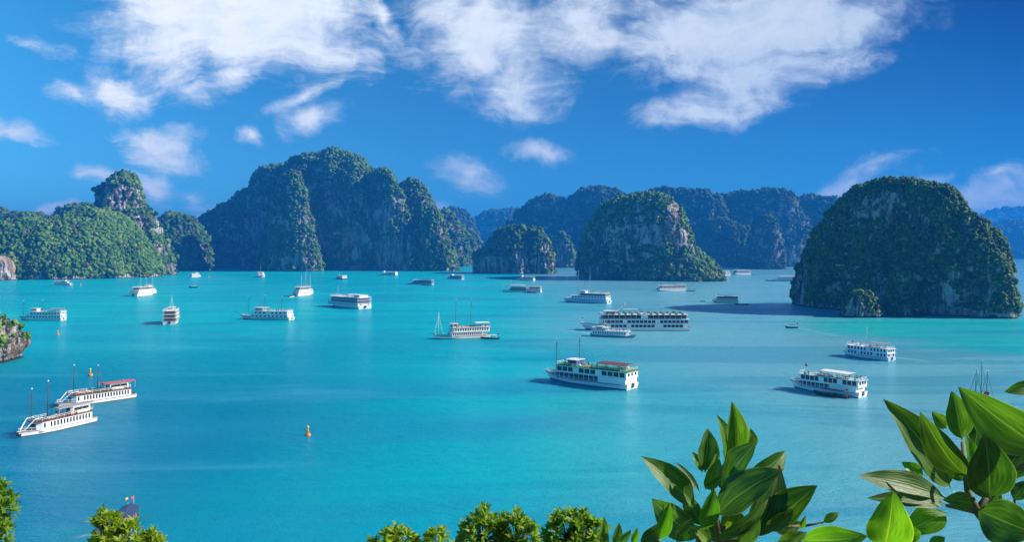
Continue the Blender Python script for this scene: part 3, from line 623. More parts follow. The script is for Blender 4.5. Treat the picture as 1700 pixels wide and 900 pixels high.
def cruise_boat(label, x0, x1, yb, heading, ratio=.22, fb=1.9, rise=1.3, hullm='white', trim='dark', boot='red', wallm='white', roofm='white', deckm='deck',
                decks=(), sundeck=True, cabin=None, can=None, masts=(), bowsprit=0, flags=(), furn=0, stern_door=True, stern_open=False, funnel=None, lod=1, stern_w=.95, planters=0,
                group='cruise boats at anchor', cat='cruise boat', extras=None, seed=0, rail=None, dh=2.45):
    th = R(heading); L, X, D = fit(x0, x1, yb, th, ratio); B = L * ratio
    root = empty('cruise_boat', (X, D, 0), th); tag(root, label, cat, group)
    M_ = lambda k: MATS[k]
    hull_parts(root, L, B, fb, rise, M_(hullm), M_(trim) if trim else None, M_(boot) if boot else None, M_(deckm), stern_w)
    z = fb * .93; top = None
    for di, d in enumerate(decks):
        a, b_, wf, st = d[0] * L, d[1] * L, d[2] * B / 2, d[3]; n = d[4] if len(d) > 4 else 8; h = dh
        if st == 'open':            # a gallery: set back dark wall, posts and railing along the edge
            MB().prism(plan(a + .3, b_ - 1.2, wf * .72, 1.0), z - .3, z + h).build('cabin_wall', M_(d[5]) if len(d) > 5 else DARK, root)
            pm = MB().box(-.09, .09, -.09, .09, -.2, h).mesh('gallery_post', M_(wallm))
            for i in range(n + 1):
                for sg in (-1, 1): put('gallery_post', pm, (a + .2 + (b_ - a - 1.6) * i / n, sg * (wf - .15), z), root)
            if len(d) > 8: MB().prism([(a, -wf), (a + d[8] * (b_ - a), -wf), (a + d[8] * (b_ - a), wf), (a, wf)], z - .35, z + h).build('aft_cabin', M_(wallm), root)
            railing(root, a + .1, b_ - .3, wf - .1, z, .95, M_(wallm), step=L, front=wf * .55, name='gallery_railing')
        else:
            ww = MB().prism(plan(a, b_, wf, 1.2), z - .35, z + h).build('cabin_wall', M_(d[5]) if len(d) > 5 else M_(wallm), root)
            wn_w = min(2.6 if st == 'big' else 1.5, (b_ - a - 2.2) / n * (.84 if st == 'big' else .5)); wh = 1.75 if st == 'big' else (1.5 if st == 'tall' else 1.05)
            if lod >= 1: ring_windows(root, a + .6, b_ - 1.4, wf, z + (.35 if st == 'big' else .75 if st != 'tall' else .55), n, wn_w, wh, skip=d[6] if len(d) > 6 else ())
            else:
                qm = MB().box(a + 1, b_ - 1.6, -.05, .05, .8, 1.75).mesh('window_strip', GLASS)
                for sg in (-1, 1): put('window_strip', qm, (0, sg * (wf + .02), z), root)
            fr = MB().box(b_ - .06, b_ + .05, -wf * .45, wf * .45, z + .7, z + 1.9).build('front_window', GLASS, root)
            if lod >= 1 and not stern_open:
                for k in (-1, 0, 1):
                    if di == 0 and k == 0: continue
                    o = link(bpy.data.objects.new('window', win_mesh(min(1.3, wf * .4), 1.15))); o.parent = root; o.rotation_euler = (0, 0, math.pi / 2); o.location = (a - .02, k * wf * .58, z + .75)
        MB().prism(plan(a - (.5 if not stern_open else 1.2), b_ + .6, min(wf + .35, B / 2 + .3), 1.4), z + h + .003, z + h + .2).build('deck_roof', M_(d[7]) if len(d) > 7 else M_(roofm), root)
        if stern_open and di > 0: railing(root, a - 1.1, a - .1, wf, z, .9, M_(wallm), step=3)
        top = (a, b_, wf); z += h + .203
    if stern_door: 
        zs = fb * .25; xs = hull_section(0, L, B, fb, rise, stern_w)
        MB().box(-.5 * L - .10, -.5 * L + .3, -B * .09, B * .09, fb * .35, fb * .93 + .5).build('stern_door', DARK, root)
    a, b_, wf = top
    if sundeck: railing(root, a + .1, b_ - .1, wf, z, 1.0, M_(rail or wallm), step=2.4 if lod >= 1 else 5, front=wf * .6)
    if cabin:                        # wheelhouse on the sun deck
        c0, c1 = cabin[0] * L, cabin[1] * L; cw = wf * .62
        w_ = MB().prism(plan(c0, c1, cw, .6), z + .003, z + 2.2).build('wheelhouse', M_(cabin[2] if len(cabin) > 2 else wallm), root)
        MB().box(c1 - .04, c1 + .06, -cw * .5, cw * .5, z + 1.0, z + 1.85).build('windscreen', GLASS, w_)
        qm = MB().box(c0 + .5, c1 - .9, -.05, .05, .95, 1.8).mesh('side_window', GLASS)
        for sg in (-1, 1): put('side_window', qm, (0, sg * (cw + .01), z), w_)
        MB().prism(plan(c0 - .6, c1 + .7, cw + .4, .7), z + 2.203, z + 2.36).build('roof', M_(roofm), w_)
        MB().tube((c0 + 1, 0, z + 2.36), (c0 + 1, 0, z + 3.5), .08, .05, 5).build('antenna', STEEL, w_)
    if can:
        for c in (can if isinstance(can[0], (tuple, list)) else [can]):
            canopy(root, c[0] * L, c[1] * L, wf * (c[3] if len(c) > 3 else .9), z, c[4] if len(c) > 4 else 2.2, M_(c[2]))
    if furn: furniture(root, a + 1, b_ - 2, wf, z, furn, seed + len(label))
    for k in range(planters):
        r = random.Random(k + 5); x = a + 1 + (b_ - a - 3) * (k + .5) / planters
        for sg in (-1, 1):
            g = MB()
            for j in range(16):
                t = r.uniform(0, 6.28); q = r.uniform(.3, 1.0); hh = r.uniform(.6, 1.7); w0 = r.uniform(.18, .35)
                g.add([(q * .2 * math.cos(t), q * .2 * math.sin(t), .3), (q * math.cos(t) - w0, q * math.sin(t), hh * .7), (q * 1.3 * math.cos(t), q * 1.3 * math.sin(t), hh), (q * math.cos(t) + w0, q * math.sin(t), hh * .65)], [(0, 1, 2, 3)])
            pl = MB().box(-.8, .8, -.3, .3, 0, .45).build('planter', BROWN, root); pl.location = (x, sg * wf * .88, z)
            g.build('foliage', PLANT, pl)
    zb = fb * .93
    for ms in masts:
        mx, hgt, mm = ms[0] * L, ms[1], M_(ms[2])
        zz = z if a < mx < b_ else zb + (rise if mx > .3 * L else 0)
        mast(root, mx, zz, hgt - zz, mm, stays=lod >= 1)
    if bowsprit:
        MB().tube((.46 * L, 0, fb + rise * .85), (.5 * L + bowsprit, 0, fb + rise + bowsprit * .42), .16, .07, 6).build('bowsprit', M_(trim or 'dark'), root)
    for fl in flags: add_flag(root, fl[0] * L, 0, (z if a < fl[0] * L < b_ else zb) + (fl[2] if len(fl) > 2 else 0), fl[1], YELF if len(fl) > 3 and fl[3] == 'y' else None)
    # bow rail, anchor, fenders
    if lod >= 1:
        b = MB(); pts = []
        for u in (.80, .86, .92, .97):
            s_ = hull_section(u, L, B, fb, rise, stern_w)[-1]; pts.append(s_)
        for sg in (-1, 1):
            b = MB()
            for p, q in zip(pts, pts[1:]): b.tube((p[0], sg * p[1], p[2] + .8), (q[0], sg * q[1], q[2] + .8), .05, None, 4)
            for p in pts: b.tube((p[0], sg * p[1], p[2] - .05), (p[0], sg * p[1], p[2] + .8), .05, None, 4)
            b.build('bow_rail', M_(rail or wallm), root)
    if extras: extras(root, L, B, z, top, fb, rise)
    root['L'] = L
    return root, L, B

def tender(label, x0, x1, yb, heading, hullm='dkblue', can='bluec', fb=.8, ratio=.28, rise=.5, flag=False, name='motor_boat', cat='motor boat', cabin=True, group='small boats'):
    th = R(heading); L, X, D = fit(x0, x1, yb, th, ratio); B = L * ratio
    root = empty(name, (X, D, 0), th); tag(root, label, cat, group)
    hull_parts(root, L, B, fb, rise, MATS[hullm], DARK, None, DECKW, .8, 16)
    if cabin: canopy(root, -.38 * L, .18 * L, B * .42, fb * .8, 1.7, MATS[can], camber=.2)
    bm_ = MB().box(-.2, .2, -B * .36, B * .36, fb * .8, fb * .8 + .4).mesh('bench', BROWN)
    for x in (-.3, -.12, .06): put('bench', bm_, (x * L, 0, 0), root)
    MB().box(-.5 * L - .5, -.5 * L - .02, -.25, .25, .15, fb + .35).build('outboard_motor', DARK, root)
    if flag: add_flag(root, -.42 * L, 0, fb, .6, pole=2.6)
    return root

# --- left side
cruise_boat('white two deck boat with dark masts and dark bow gallery, nearest to the left outcrop', 31, 111, 532, 178, decks=[(-.49, .30, .94, 'w', 11), (-.49, .22, .9, 'w', 10)], cabin=(.06, .20), can=(-.47, -.22, 'grey'), masts=[(.40, 15, 'mast'), (-.02, 15.5, 'mast')], furn=8, trim='dkblue', boot='dkblue')
cruise_boat('small white passenger boat close under the green left hill', 88, 123, 474.5, 4, decks=[(-.48, .38, .94, 'w', 9), (-.45, .25, .9, 'w', 8)], cabin=(.0, .12), lod=0, trim='brown')
cruise_boat('white three masted boat seen from its stern quarter below the left hill', 213, 258, 491, 84, ratio=.24, decks=[(-.46, .38, .95, 'w', 12), (-.42, .34, .92, 'w', 11), (-.36, .26, .86, 'open', 6)], cabin=(.1, .22), masts=[(.38, 24, 'steel'), (.08, 27, 'steel'), (-.16, 24, 'steel')], stern_open=True, trim=None, roofm='cream', fb=2.8)
cruise_boat('little white boat farthest up the channel left of the massif', 315, 334, 460, 62, decks=[(-.46, .36, .94, 'w', 8), (-.44, .28, .9, 'w', 7)], cabin=(-.05, .12), lod=0, trim='dark')
tender('small dark hulled boat with white cabin in front of the channel boat', 313, 329, 478, 182, 'dark', 'white', 1.3, .26, .8)
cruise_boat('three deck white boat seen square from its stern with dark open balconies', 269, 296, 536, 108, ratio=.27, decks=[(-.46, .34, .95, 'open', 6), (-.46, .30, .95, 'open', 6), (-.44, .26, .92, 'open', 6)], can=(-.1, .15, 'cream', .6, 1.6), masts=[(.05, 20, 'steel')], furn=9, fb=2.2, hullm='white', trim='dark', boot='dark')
cruise_boat('white junk with long bowsprit and three thin masts left of centre', 398, 490, 530.5, 168, decks=[(-.47, .26, .93, 'w', 9), (-.46, .20, .9, 'w', 8, 'white', (4,))], cabin=(.03, .18), can=(-.04, .1, 'white', .8), masts=[(.33, 18, 'mast'), (.02, 19, 'mast'), (-.30, 18, 'mast')], bowsprit=5, furn=14, trim='dark', boot='dkblue', rise=1.8, flags=[(.12, .7, 2.3)])
cruise_boat('small white boat with a tall white mast under the left foot of the massif', 425, 439, 460.5, 292, decks=[(-.42, .30, .94, 'w', 6), (-.38, .2, .9, 'w', 5), (-.3, .1, .8, 'w', 4)], masts=[(-.05, 26, 'steel')], lod=0, ratio=.3)
cruise_boat('white sailing cruise boat with red deck items and a dinghy at its stern', 484, 520, 491, 70, ratio=.25, decks=[(-.46, .36, .95, 'w', 10), (-.42, .32, .92, 'w', 9), (-.36, .24, .86, 'open', 6)], masts=[(.34, 25, 'steel'), (.1, 28, 'steel'), (-.14, 25, 'steel')], furn=8, stern_open=True, trim=None, flags=[(.16, 1, 1)], fb=2.6)
tender('white dinghy tied to the stern of the boat with red deck items', 476, 489, 493, 70, 'white', 'white', .8, .4, .4, cabin=False)
cruise_boat('small boat with blue hull and white stern in front of the massif', 557, 577, 463.5, 128, hullm='bluec', decks=[(-.46, .2, .94, 'w', 6), (-.46, .05, .85, 'w', 5)], masts=[(.1, 14, 'steel')], lod=0, trim=None, ratio=.26)
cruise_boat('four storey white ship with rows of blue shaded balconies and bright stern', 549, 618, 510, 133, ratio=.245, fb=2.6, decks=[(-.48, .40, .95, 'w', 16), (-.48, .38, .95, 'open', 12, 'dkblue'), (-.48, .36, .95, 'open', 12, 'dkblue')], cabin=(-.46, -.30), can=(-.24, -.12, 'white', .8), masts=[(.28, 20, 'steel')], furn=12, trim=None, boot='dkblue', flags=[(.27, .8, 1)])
cruise_boat('low white boat at the foot of the grey cliff of the massif', 628, 661, 457, 156, decks=[(-.48, .3, .94, 'w', 9), (-.48, .0, .9, 'w', 5)], cabin=(.15, .24), lod=0, trim=None)
cruise_boat('pale blue boat with long dark awning in front of the right end of the massif', 674, 721, 472.5, 165, wallm='paleblue', hullm='paleblue', decks=[(-.48, .28, .94, 'open', 9, 'dkblue'), (-.48, .22, .9, 'open', 8, 'dkblue')], can=(-.47, -.05, 'dkblue'), lod=0, trim='dkblue')
tender('dark blue launch alongside the pale blue boat with awning', 699, 717, 474, 170, 'dkblue', 'bluec', 1.2, .25)
cruise_boat('small pale boat with white stern left of the twin humped islet', 740, 771, 463.5, 150, wallm='white', decks=[(-.48, .34, .94, 'open', 8, 'dkblue'), (-.46, .28, .9, 'open', 7, 'dkblue')], cabin=(.08, .2), lod=0, trim='teal', boot='dkblue')
cruise_boat('faded pinkish boat far off in the gap beside the twin humped islet', 763, 778, 440, 178, wallm='pink', hullm='pink', decks=[(-.46, .3, .94, 'w', 6), (-.44, .1, .9, 'w', 4)], masts=[(.1, 22, 'steel')], lod=0, trim=None, boot=None)
tender('tiny dark boat moored behind the faded pinkish boat', 778, 785, 439.5, 180, 'dark', 'white', 1.5, .25)
# --- middle
cruise_boat('white two masted boat moored close under the twin humped islet', 857, 889, 466, 155, decks=[(-.48, .32, .94, 'w', 9), (-.46, .2, .9, 'open', 6)], masts=[(.42, 24, 'brown'), (.02, 24, 'brown')], lod=0, trim='teal', cabin=(.15, .24), ratio=.24)
cruise_boat('dark hulled boat with white galleries and a white awning below the twin humped islet', 832, 876, 485, 175, hullm='white', trim='dkblue', boot='dark', decks=[(-.46, .22, .94, 'open', 8), (-.46, .16, .92, 'open', 8)], can=(-.4, .12, 'white'), flags=[(.1, .8, 2.2)], rise=1.6, masts=[(.13, 15, 'steel')])
cruise_boat('white and red boat rafted to the stern of the dark hulled boat', 873, 900, 485, 158, wallm='white', hullm='white', trim='red', boot='red', decks=[(-.48, .34, .94, 'w', 8), (-.46, .3, .92, 'open', 7, 'red')], furn=6, ratio=.26, lod=1)
tender('red launch with a red roof between the rafted boats', 868, 890, 486.5, 172, 'red', 'redroof', 1.1, .25, .8)
def dockrail(root, L, B, z, top, fb, rise):
    pass
cruise_boat('cream wooden junk with brown trim, white stern canopy and three masts in mid bay', 718, 815, 562, 201, hullm='cream', wallm='cream', trim='dark', boot='brown', roofm='cream', deckm='deck', fb=1.9, rise=1.4, decks=[(-.36, .22, .92, 'tall', 14), (-.48, .18, .92, 'tall', 14, 'cream')], cabin=(.08, .17), can=(-.49, -.24, 'white', .95, 2.4), masts=[(.40, 16, 'cream'), (.10, 24, 'mast'), (-.17, 24, 'mast')], furn=18, rail='brown', bowsprit=2)
tender('dark blue tender with white roof at the stern of the cream junk', 797, 829, 563, 168, 'dkblue', 'white', .9, .27, .5, True)
cruise_boat('blue white boat with three tall white masts left of the largest ship', 934, 1016, 502.5, 147, hullm='paleblue', wallm='paleblue', trim='dkblue', boot='dkblue', decks=[(-.48, .40, .94, 'w', 18), (-.47, .28, .94, 'tall', 12), (-.46, .12, .9, 'open', 9)], masts=[(.42, 26, 'steel'), (.17, 33, 'steel'), (-.08, 30, 'steel')], cabin=(-.02, .08), fb=2.4, rise=1.6, furn=4, ratio=.2)  # bluish shade of its side put into hull and wall colour
def big_ship(root, L, B, z, top, fb, rise):
    a, b_, wf = top
    m = MB(); m.tube((.155 * L, 0, z + 2), (.075 * L, 0, z + 8), .75, .45, 8).build('raked_funnel', WHITE, root)
    MB().tube((.088 * L, 0, z + 6.0), (.083 * L, 0, z + 6.9), .82, .76, 8).build('orange_band', ORANGE, root)
    MB().prism(plan(-.04 * L, .09 * L, 1.3, .5), z + 3.1, z + 3.5).build('sun_shade', WHITE, root)
    pm = MB().tube((0, 0, 0), (0, 0, 3.1), .12, None, 5).mesh('shade_post', STEEL)
    for x in (-.03, .03, .085): put('shade_post', pm, (x * L, 0, z), root)
    MB().box(-.12 * L, -.06 * L, -wf - .08, wf + .08, z - 2.7, z + .5).build('stair_tower', WHITE, root)
    lm = MB().tube((0, 0, 0), (0, 0, 4.6), .05, .03, 4).mesh('lamp_pole', MASTD)
    for k in range(9): put('lamp_pole', lm, (-.46 * L + k * .055 * L, wf * .8 * (-1) ** k, z), root)
    add_flag(root, .46 * L, 0, fb + rise, .6, pole=2.5)
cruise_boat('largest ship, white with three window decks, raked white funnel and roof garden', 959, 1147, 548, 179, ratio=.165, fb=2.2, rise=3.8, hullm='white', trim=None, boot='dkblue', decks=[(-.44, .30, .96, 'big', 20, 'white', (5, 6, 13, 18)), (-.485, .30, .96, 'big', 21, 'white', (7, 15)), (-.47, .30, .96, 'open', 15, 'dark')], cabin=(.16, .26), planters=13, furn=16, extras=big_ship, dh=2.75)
cruise_boat('white day boat with green bow under way in front of the largest ship', 979, 1057, 559.5, 333, ratio=.2, fb=1.5, rise=.7, hullm='teal', wallm='white', trim='white', boot='teal', decks=[(-.46, .34, .92, 'w', 14)], cabin=(-.36, -.22), can=(-.46, -.1, 'white', .95, 1.6), furn=20, masts=[(-.2, 10, 'steel')], flags=[(-.24, .7, 2.4)], group='boats under way')
cruise_boat('faded pinkish white boat with red flag below the central dome', 1088, 1140, 483, 200, hullm='pink', wallm='pink', trim='white', boot='pink', decks=[(-.49, .42, .94, 'w', 10), (-.49, .36, .94, 'open', 12, 'dark')], can=(-.47, -.2, 'grey', .8, 2.0), flags=[(.32, 1.2, 0)], furn=5)
tender('dark flat tender behind the faded pinkish white boat', 1138, 1154, 483.5, 184, 'dark', 'grey', .9, .25, .4, True, cabin=False)
cruise_boat('white boat half hidden by the green foot of the central dome', 1180, 1213, 458, 206, decks=[(-.48, .36, .94, 'w', 9), (-.48, .3, .92, 'w', 8), (-.46, .1, .9, 'w', 5)], lod=0, trim=None, ratio=.26)
cruise_boat('white three deck boat far behind beside the half hidden one', 1214, 1247, 456, 207, decks=[(-.48, .36, .94, 'w', 9), (-.48, .34, .92, 'open', 9, 'dkblue'), (-.46, .3, .9, 'open', 8, 'dkblue')], lod=0, trim=None, ratio=.25)
tender('tiny white boat right of the far three deck boat', 1248, 1257, 456.5, 180, 'white', 'white', 1.2, .28)
cruise_boat('long pale boat with dark hull line partly behind the right dome', 1268, 1332, 467, 174, hullm='paleblue', wallm='paleblue', trim='dkblue', boot='dkblue', decks=[(-.48, .24, .94, 'w', 12), (-.48, .12, .9, 'open', 8, 'paleblue')], can=(-.46, .1, 'cream'), masts=[(.22, 20, 'steel'), (-.2, 22, 'mast')], lod=0, rise=2)  # hull and wall colour carry the bluish shade of this side
cruise_boat('grey green boat with a raised awning in the shade left of the right dome', 1182, 1226, 503, 168, hullm='palegreen', wallm='palegreen', trim='dark', boot='dkblue', decks=[(-.49, .40, .94, 'w', 12), (-.49, .36, .94, 'open', 12, 'dkblue')], can=(-.46, -.14, 'teal', .8, 3.0), furn=10, rail='palegreen', flags=[(.3, .7, 0)])
tender('dark tender at the stern of the grey green boat', 1219, 1242, 506, 170, 'dark', 'dkblue', 1.0, .26, .5, cabin=False)
tender('tiny brown rowing boat alone left of the grey green boat', 1162, 1170, 501, 180, 'brown', 'brown', .7, .3, .3, cabin=False)
# --- right side
tender('dark motor boat with blue roof leaving a wake beside the right dome', 1303, 1324, 545, 168, 'dark', 'bluec', .9, .26, .8, flag=True, group='boats under way')
cruise_boat('blue shaded boat with white stern steaming away below the right dome', 1398, 1488, 594, 122, ratio=.24, hullm='paleblue', wallm='paleblue', trim='dark', boot='dkblue', fb=1.5, rise=1.4, dh=2.05, decks=[(-.48, .36, .94, 'tall', 12, 'paleblue', (3, 8)), (-.48, .36, .94, 'tall', 12, 'paleblue', (5,))], can=(-.42, -.1, 'grey', .85), masts=[(.0, 15, 'steel')], furn=14, flags=[(.3, .7, 0), (.12, .6, 0, 'y')], group='boats under way')  # blue shade painted into hull and walls by their colour
cruise_boat('white boat with green trim and white stern at the lower right', 1311, 1441, 651, 129, ratio=.225, fb=1.9, rise=1.5, trim='teal', boot='dkblue', roofm='palegreen', dh=2.1, decks=[(-.46, .36, .94, 'open', 13, 'dkblue', (), 'white', .42), (-.49, .32, .95, 'big', 12, 'white', (3, 7))], can=[(-.22, .02, 'white', .85, 2.0), (-.36, -.23, 'white', .85, 1.9)], furn=22, flags=[(.28, .8, 1.6)], rail='white')
tender('dark red sampan with a red roof alongside the boat with green trim', 1350, 1412, 658, 133, 'dark', 'redroof', .9, .24, .7, flag=True)
cruise_boat('nearest centre boat, blue white with green sundeck edge, brown awning and two dark masts', 904, 1061, 637, 141, ratio=.215, fb=2.1, rise=1.7, hullm='white', wallm='white', trim='dkblue', boot='dkblue', roofm='white', decks=[(-.48, .34, .95, 'open', 14, 'dkblue', (), 'white', .36), (-.49, .31, .95, 'big', 12, 'white', (4, 8), 'green')], cabin=(.08, .19, 'bluec'), can=(-.47, -.16, 'brown', .92, 2.1), masts=[(.36, 17, 'mast'), (.09, 19, 'mast')], furn=30, bowsprit=0, flags=[(.26, .5, 0, 'y')], rail='white')
# --- lower left pair
def red_lounge(root, L, B, z, top, fb, rise):
    for sg in (-1, 1):
        b = MB(); b.tube((.44 * L, sg * B * .16, fb + rise * .9), (.33 * L, sg * B * .34, z + .9), .13, None, 6); b.tube((.33 * L, sg * B * .34, z + .9), (.24 * L, sg * B * .36, z + 1.0), .13, None, 6)
        b.build('bow_arch', WHITE, root)
    for k in range(3):
        t = MB(); t.lathe([(.45, -.18), (.62, -.05), (.62, .08), (.45, .2), (.3, .1), (.3, -.1)], 10, (.44 * L + k * .8, (k - 1) * .9))
        t.v = [(x, y, zz + fb * .7) for x, y, zz in t.v]; t.build('tyre_fender', TYRE, root)
near = dict(hullm='white', wallm='white', trim='dark', boot='brown', ratio=.2, fb=1.35, rise=.6, furn=16, rail='white')
cruise_boat('front white boat of the lower left pair with orange loungers and two bare masts', 28, 163, 713, 249, decks=[(-.42, .30, .92, 'tall', 15, 'white', (13,), 'brown')], cabin=(-.42, -.16), can=(-.46, .02, 'grey', .8, 2.35), masts=[(.33, 13.5, 'mast'), (.12, 15, 'mast')], extras=red_lounge, group='pair of white day boats', **near)
cruise_boat('rear white boat of the lower left pair with a red cabin roof', 91, 228, 668, 231, decks=[(-.42, .32, .92, 'tall', 18, 'white', (16,), 'brown')], cabin=(-.40, -.14), can=(-.49, -.08, 'redroof', .86, 2.4), masts=[(.28, 14, 'mast'), (-.02, 13, 'mast')], flags=[(-.05, .8, 1.0)], extras=red_lounge, group='pair of white day boats', **near)
cruise_boat('blue hulled boat with three dark masts mostly hidden behind the large right leaves', 1580, 1668, 698, 150, hullm='bluec', wallm='white', trim='white', boot='dkblue', decks=[(-.46, .26, .92, 'w', 9)], masts=[(.05, 16.5, 'mast'), (-.05, 19, 'mast'), (-.16, 16, 'mast')], flags=[(-.12, .9, 3.0)], furn=4)

def blue_roof_boat():
    th = R(104); D = DW(872); X = (211 - CX) / F * D
    root = empty('roofed_boat', (X, D, 0), th); tag(root, 'small boat with a dark blue pitched roof and two flags behind the lower left bush', 'motor boat', 'small boats')
    L, B = 11.0, 3.6; hull_parts(root, L, B, .9, .7, DARK, BROWN, None, DECKW, .8, 16)
    r = MB(); x0, x1, hw, z0, z1 = -.42 * L, .3 * L, 1.75, 2.6, 3.25
    r.add([(x0, -hw, z0), (x1, -hw, z0), (x1, 0, z1), (x0, 0, z1), (x1, hw, z0), (x0, hw, z0), (x0, -hw, z0 + .1), (x1, -hw, z0 + .1), (x1, 0, z1 + .1), (x0, 0, z1 + .1), (x1, hw, z0 + .1), (x0, hw, z0 + .1)],
          [(6, 7, 8, 9), (9, 8, 10, 11), (3, 2, 1, 0), (5, 4, 2, 3), (0, 1, 7, 6), (5, 11, 10, 4), (0, 6, 9, 3), (3, 9, 11, 5), (1, 2, 8, 7), (2, 4, 10, 8)])
    rf = r.build('pitched_roof', DKBLUE, root)
    pm = MB().tube((0, 0, .7), (0, 0, z0 + .05), .06, None, 5).mesh('roof_post', BROWN)
    for x in (x0 + .3, (x0 + x1) / 2, x1 - .3):
        for y in (-hw + .2, hw - .2): put('roof_post', pm, (x, y, 0), root)
    add_flag(root, x1 - .2, -.6, z1 - .3, .55, REDF, 1.9); add_flag(root, x1 - .2, .5, z1 - .3, .5, YELF, 1.7)
    q = MB().lathe([(.32, -.1), (.48, -.05), (.5, .05), (.36, .12), (.3, 0)], 12).build('lifebuoy', WHITE, root); q.location = (x0 - .2, -1.9, 1.5); q.rotation_euler = (R(70), 0, 0)
    q2 = q.copy(); link(q2); q2.parent = root; q2.location = (x0 - .6, -1.7, .9)
blue_roof_boat()

# --- buoys
def buoy(label, px, py, s, m=ORANGE, group='orange buoys'):
    D = DW(py); root = empty('buoy', ((px - CX) / F * D, D, 0), random.random() * 6); tag(root, label, 'buoy', group)
    MB().lathe([(.5 * s, -.3 * s), (.72 * s, -.1 * s), (.75 * s, .35 * s), (.6 * s, .55 * s), (.36 * s, .75 * s)], 14).build('float', m, root, True)
    MB().lathe([(.34 * s, .752 * s), (.26 * s, 1.3 * s), (.16 * s, 1.9 * s)], 10).build('tower', m, root, True)
    MB().lathe([(.05 * s, 1.9 * s), (.3 * s, 2.05 * s), (.3 * s, 2.25 * s), (.18 * s, 2.5 * s), (.04 * s, 2.75 * s)], 10).build('topmark', YELF if m is ORANGE else WHITE, root, True)
    return root
buoy('large orange buoy floating alone in the open lower bay', 511, 724, 1.15)
buoy('orange buoy just behind the rear boat of the lower left pair', 150, 624, 1.25)
buoy('orange buoy in front of the two deck boat near the left outcrop', 96, 556, 1.15)
buoy('tiny orange buoy right of the small boat under the left hill', 134, 474, 1.5)
buoy('tiny orange buoy just in front of the small boat under the left hill', 119, 478, 1.2)
buoy('tiny faded buoy right of the farthest channel boat', 347, 462, 1.7)
buoy('tiny red and white marker off the right foot of the massif', 757, 445, 1.8, REDF)
bc = empty('channel_beacon', ((694 - CX) / F * DW(450), DW(450), 0)); tag(bc, 'thin beacon pole with an orange top at the right foot of the massif', 'beacon')
MB().tube((0, 0, -1), (0, 0, 17), .8, .6, 8).build('pole', WHITE, bc); MB().lathe([(.7, 17.003), (1.5, 17.5), (1.5, 20), (.6, 21.5)], 10).build('topmark', ORANGE, bc)
ht = empty('shore_hut', ((530 - CX) / F * 2052, 2052, 0)); tag(ht, 'tiny white hut on the shore under the lit rib of the massif', 'hut')
MB().box(-4, 4, -3, 3, -1, 5).build('wall', WHITE, ht); MB().add([(-5, -4, 5.003), (5, -4, 5.003), (5, 4, 5.003), (-5, 4, 5.003), (-4, 0, 9), (4, 0, 9)], [(0, 1, 5, 4), (3, 4, 5, 2), (0, 4, 3), (1, 2, 5), (3, 2, 1, 0)]).build('roof', PALEB, ht)

# --- wakes
fm = bpy.data.materials.new('wake_foam'); fm.use_nodes = True; fnt = fm.node_tree; fb_ = fnt.nodes['Principled BSDF']
fb_.inputs['Base Color'].default_value = (.75, .80, .82, 1); fb_.inputs['Roughness'].default_value = .7
fg = N(fnt, 'ShaderNodeUVMap'); fs_ = N(fnt, 'ShaderNodeSeparateXYZ'); fnt.links.new(fg.outputs[0], fs_.inputs[0])
fe = mth(fnt, 'MULTIPLY', mth(fnt, 'SUBTRACT', 1.0, mth(fnt, 'ABSOLUTE', mth(fnt, 'MULTIPLY_ADD', fs_.outputs[1], 2, -1))), mth(fnt, 'POWER', mth(fnt, 'SUBTRACT', 1.0, fs_.outputs[0]), 1.3))
fnz = noise(fnt, geo_pos(fnt).outputs['Position'], 1.1, 6, .7)
fnt.links.new(mth(fnt, 'MULTIPLY', mth(fnt, 'MULTIPLY', fe, ramp(fnt, fnz, .35, .75)), .95, clamp=True), fb_.inputs['Alpha'])
def wake(label, pts, w0, w1):
    q = [Vector((P(x, y, DW(y)).x, DW(y), .03)) for x, y in pts]; n = len(q); me = MB()
    for i, p in enumerate(q):
        t = (q[min(n - 1, i + 1)] - q[max(0, i - 1)]).normalized(); s = Vector((-t.y, t.x, 0)); w = (w0 + (w1 - w0) * i / (n - 1)) / 2
        me.v += [tuple(p - s * w), tuple(p + s * w)]
    me.f = [(2 * i, 2 * i + 2, 2 * i + 3, 2 * i + 1) for i in range(n - 1)]
    o = me.build('wake', fm); uvl = o.data.uv_layers.new(name='UVMap')
    for poly in o.data.polygons:
        for li in poly.loop_indices:
            vi = o.data.loops[li].vertex_index; uvl.data[li].uv = ((vi // 2) / (n - 1), vi % 2)
    tag(o, label, 'wake', kind='stuff')
wake('white wake behind the motor boat with blue roof', [(1323, 545.5), (1340, 548), (1365, 553), (1400, 561), (1440, 570)], 2, 7)
wake('white wake behind the day boat in front of the largest ship', [(984, 555), (965, 551.5), (940, 548), (900, 544.5), (850, 543), (800, 543)], 3, 7)
wake('faint wake behind the blue shaded boat below the right dome', [(1486, 594), (1505, 596), (1540, 600), (1600, 606)], 5, 9)
wake('faint wake beside the boat with dark blue pitched roof', [(165, 884), (150, 888), (130, 893), (110, 899)], 1.5, 3)

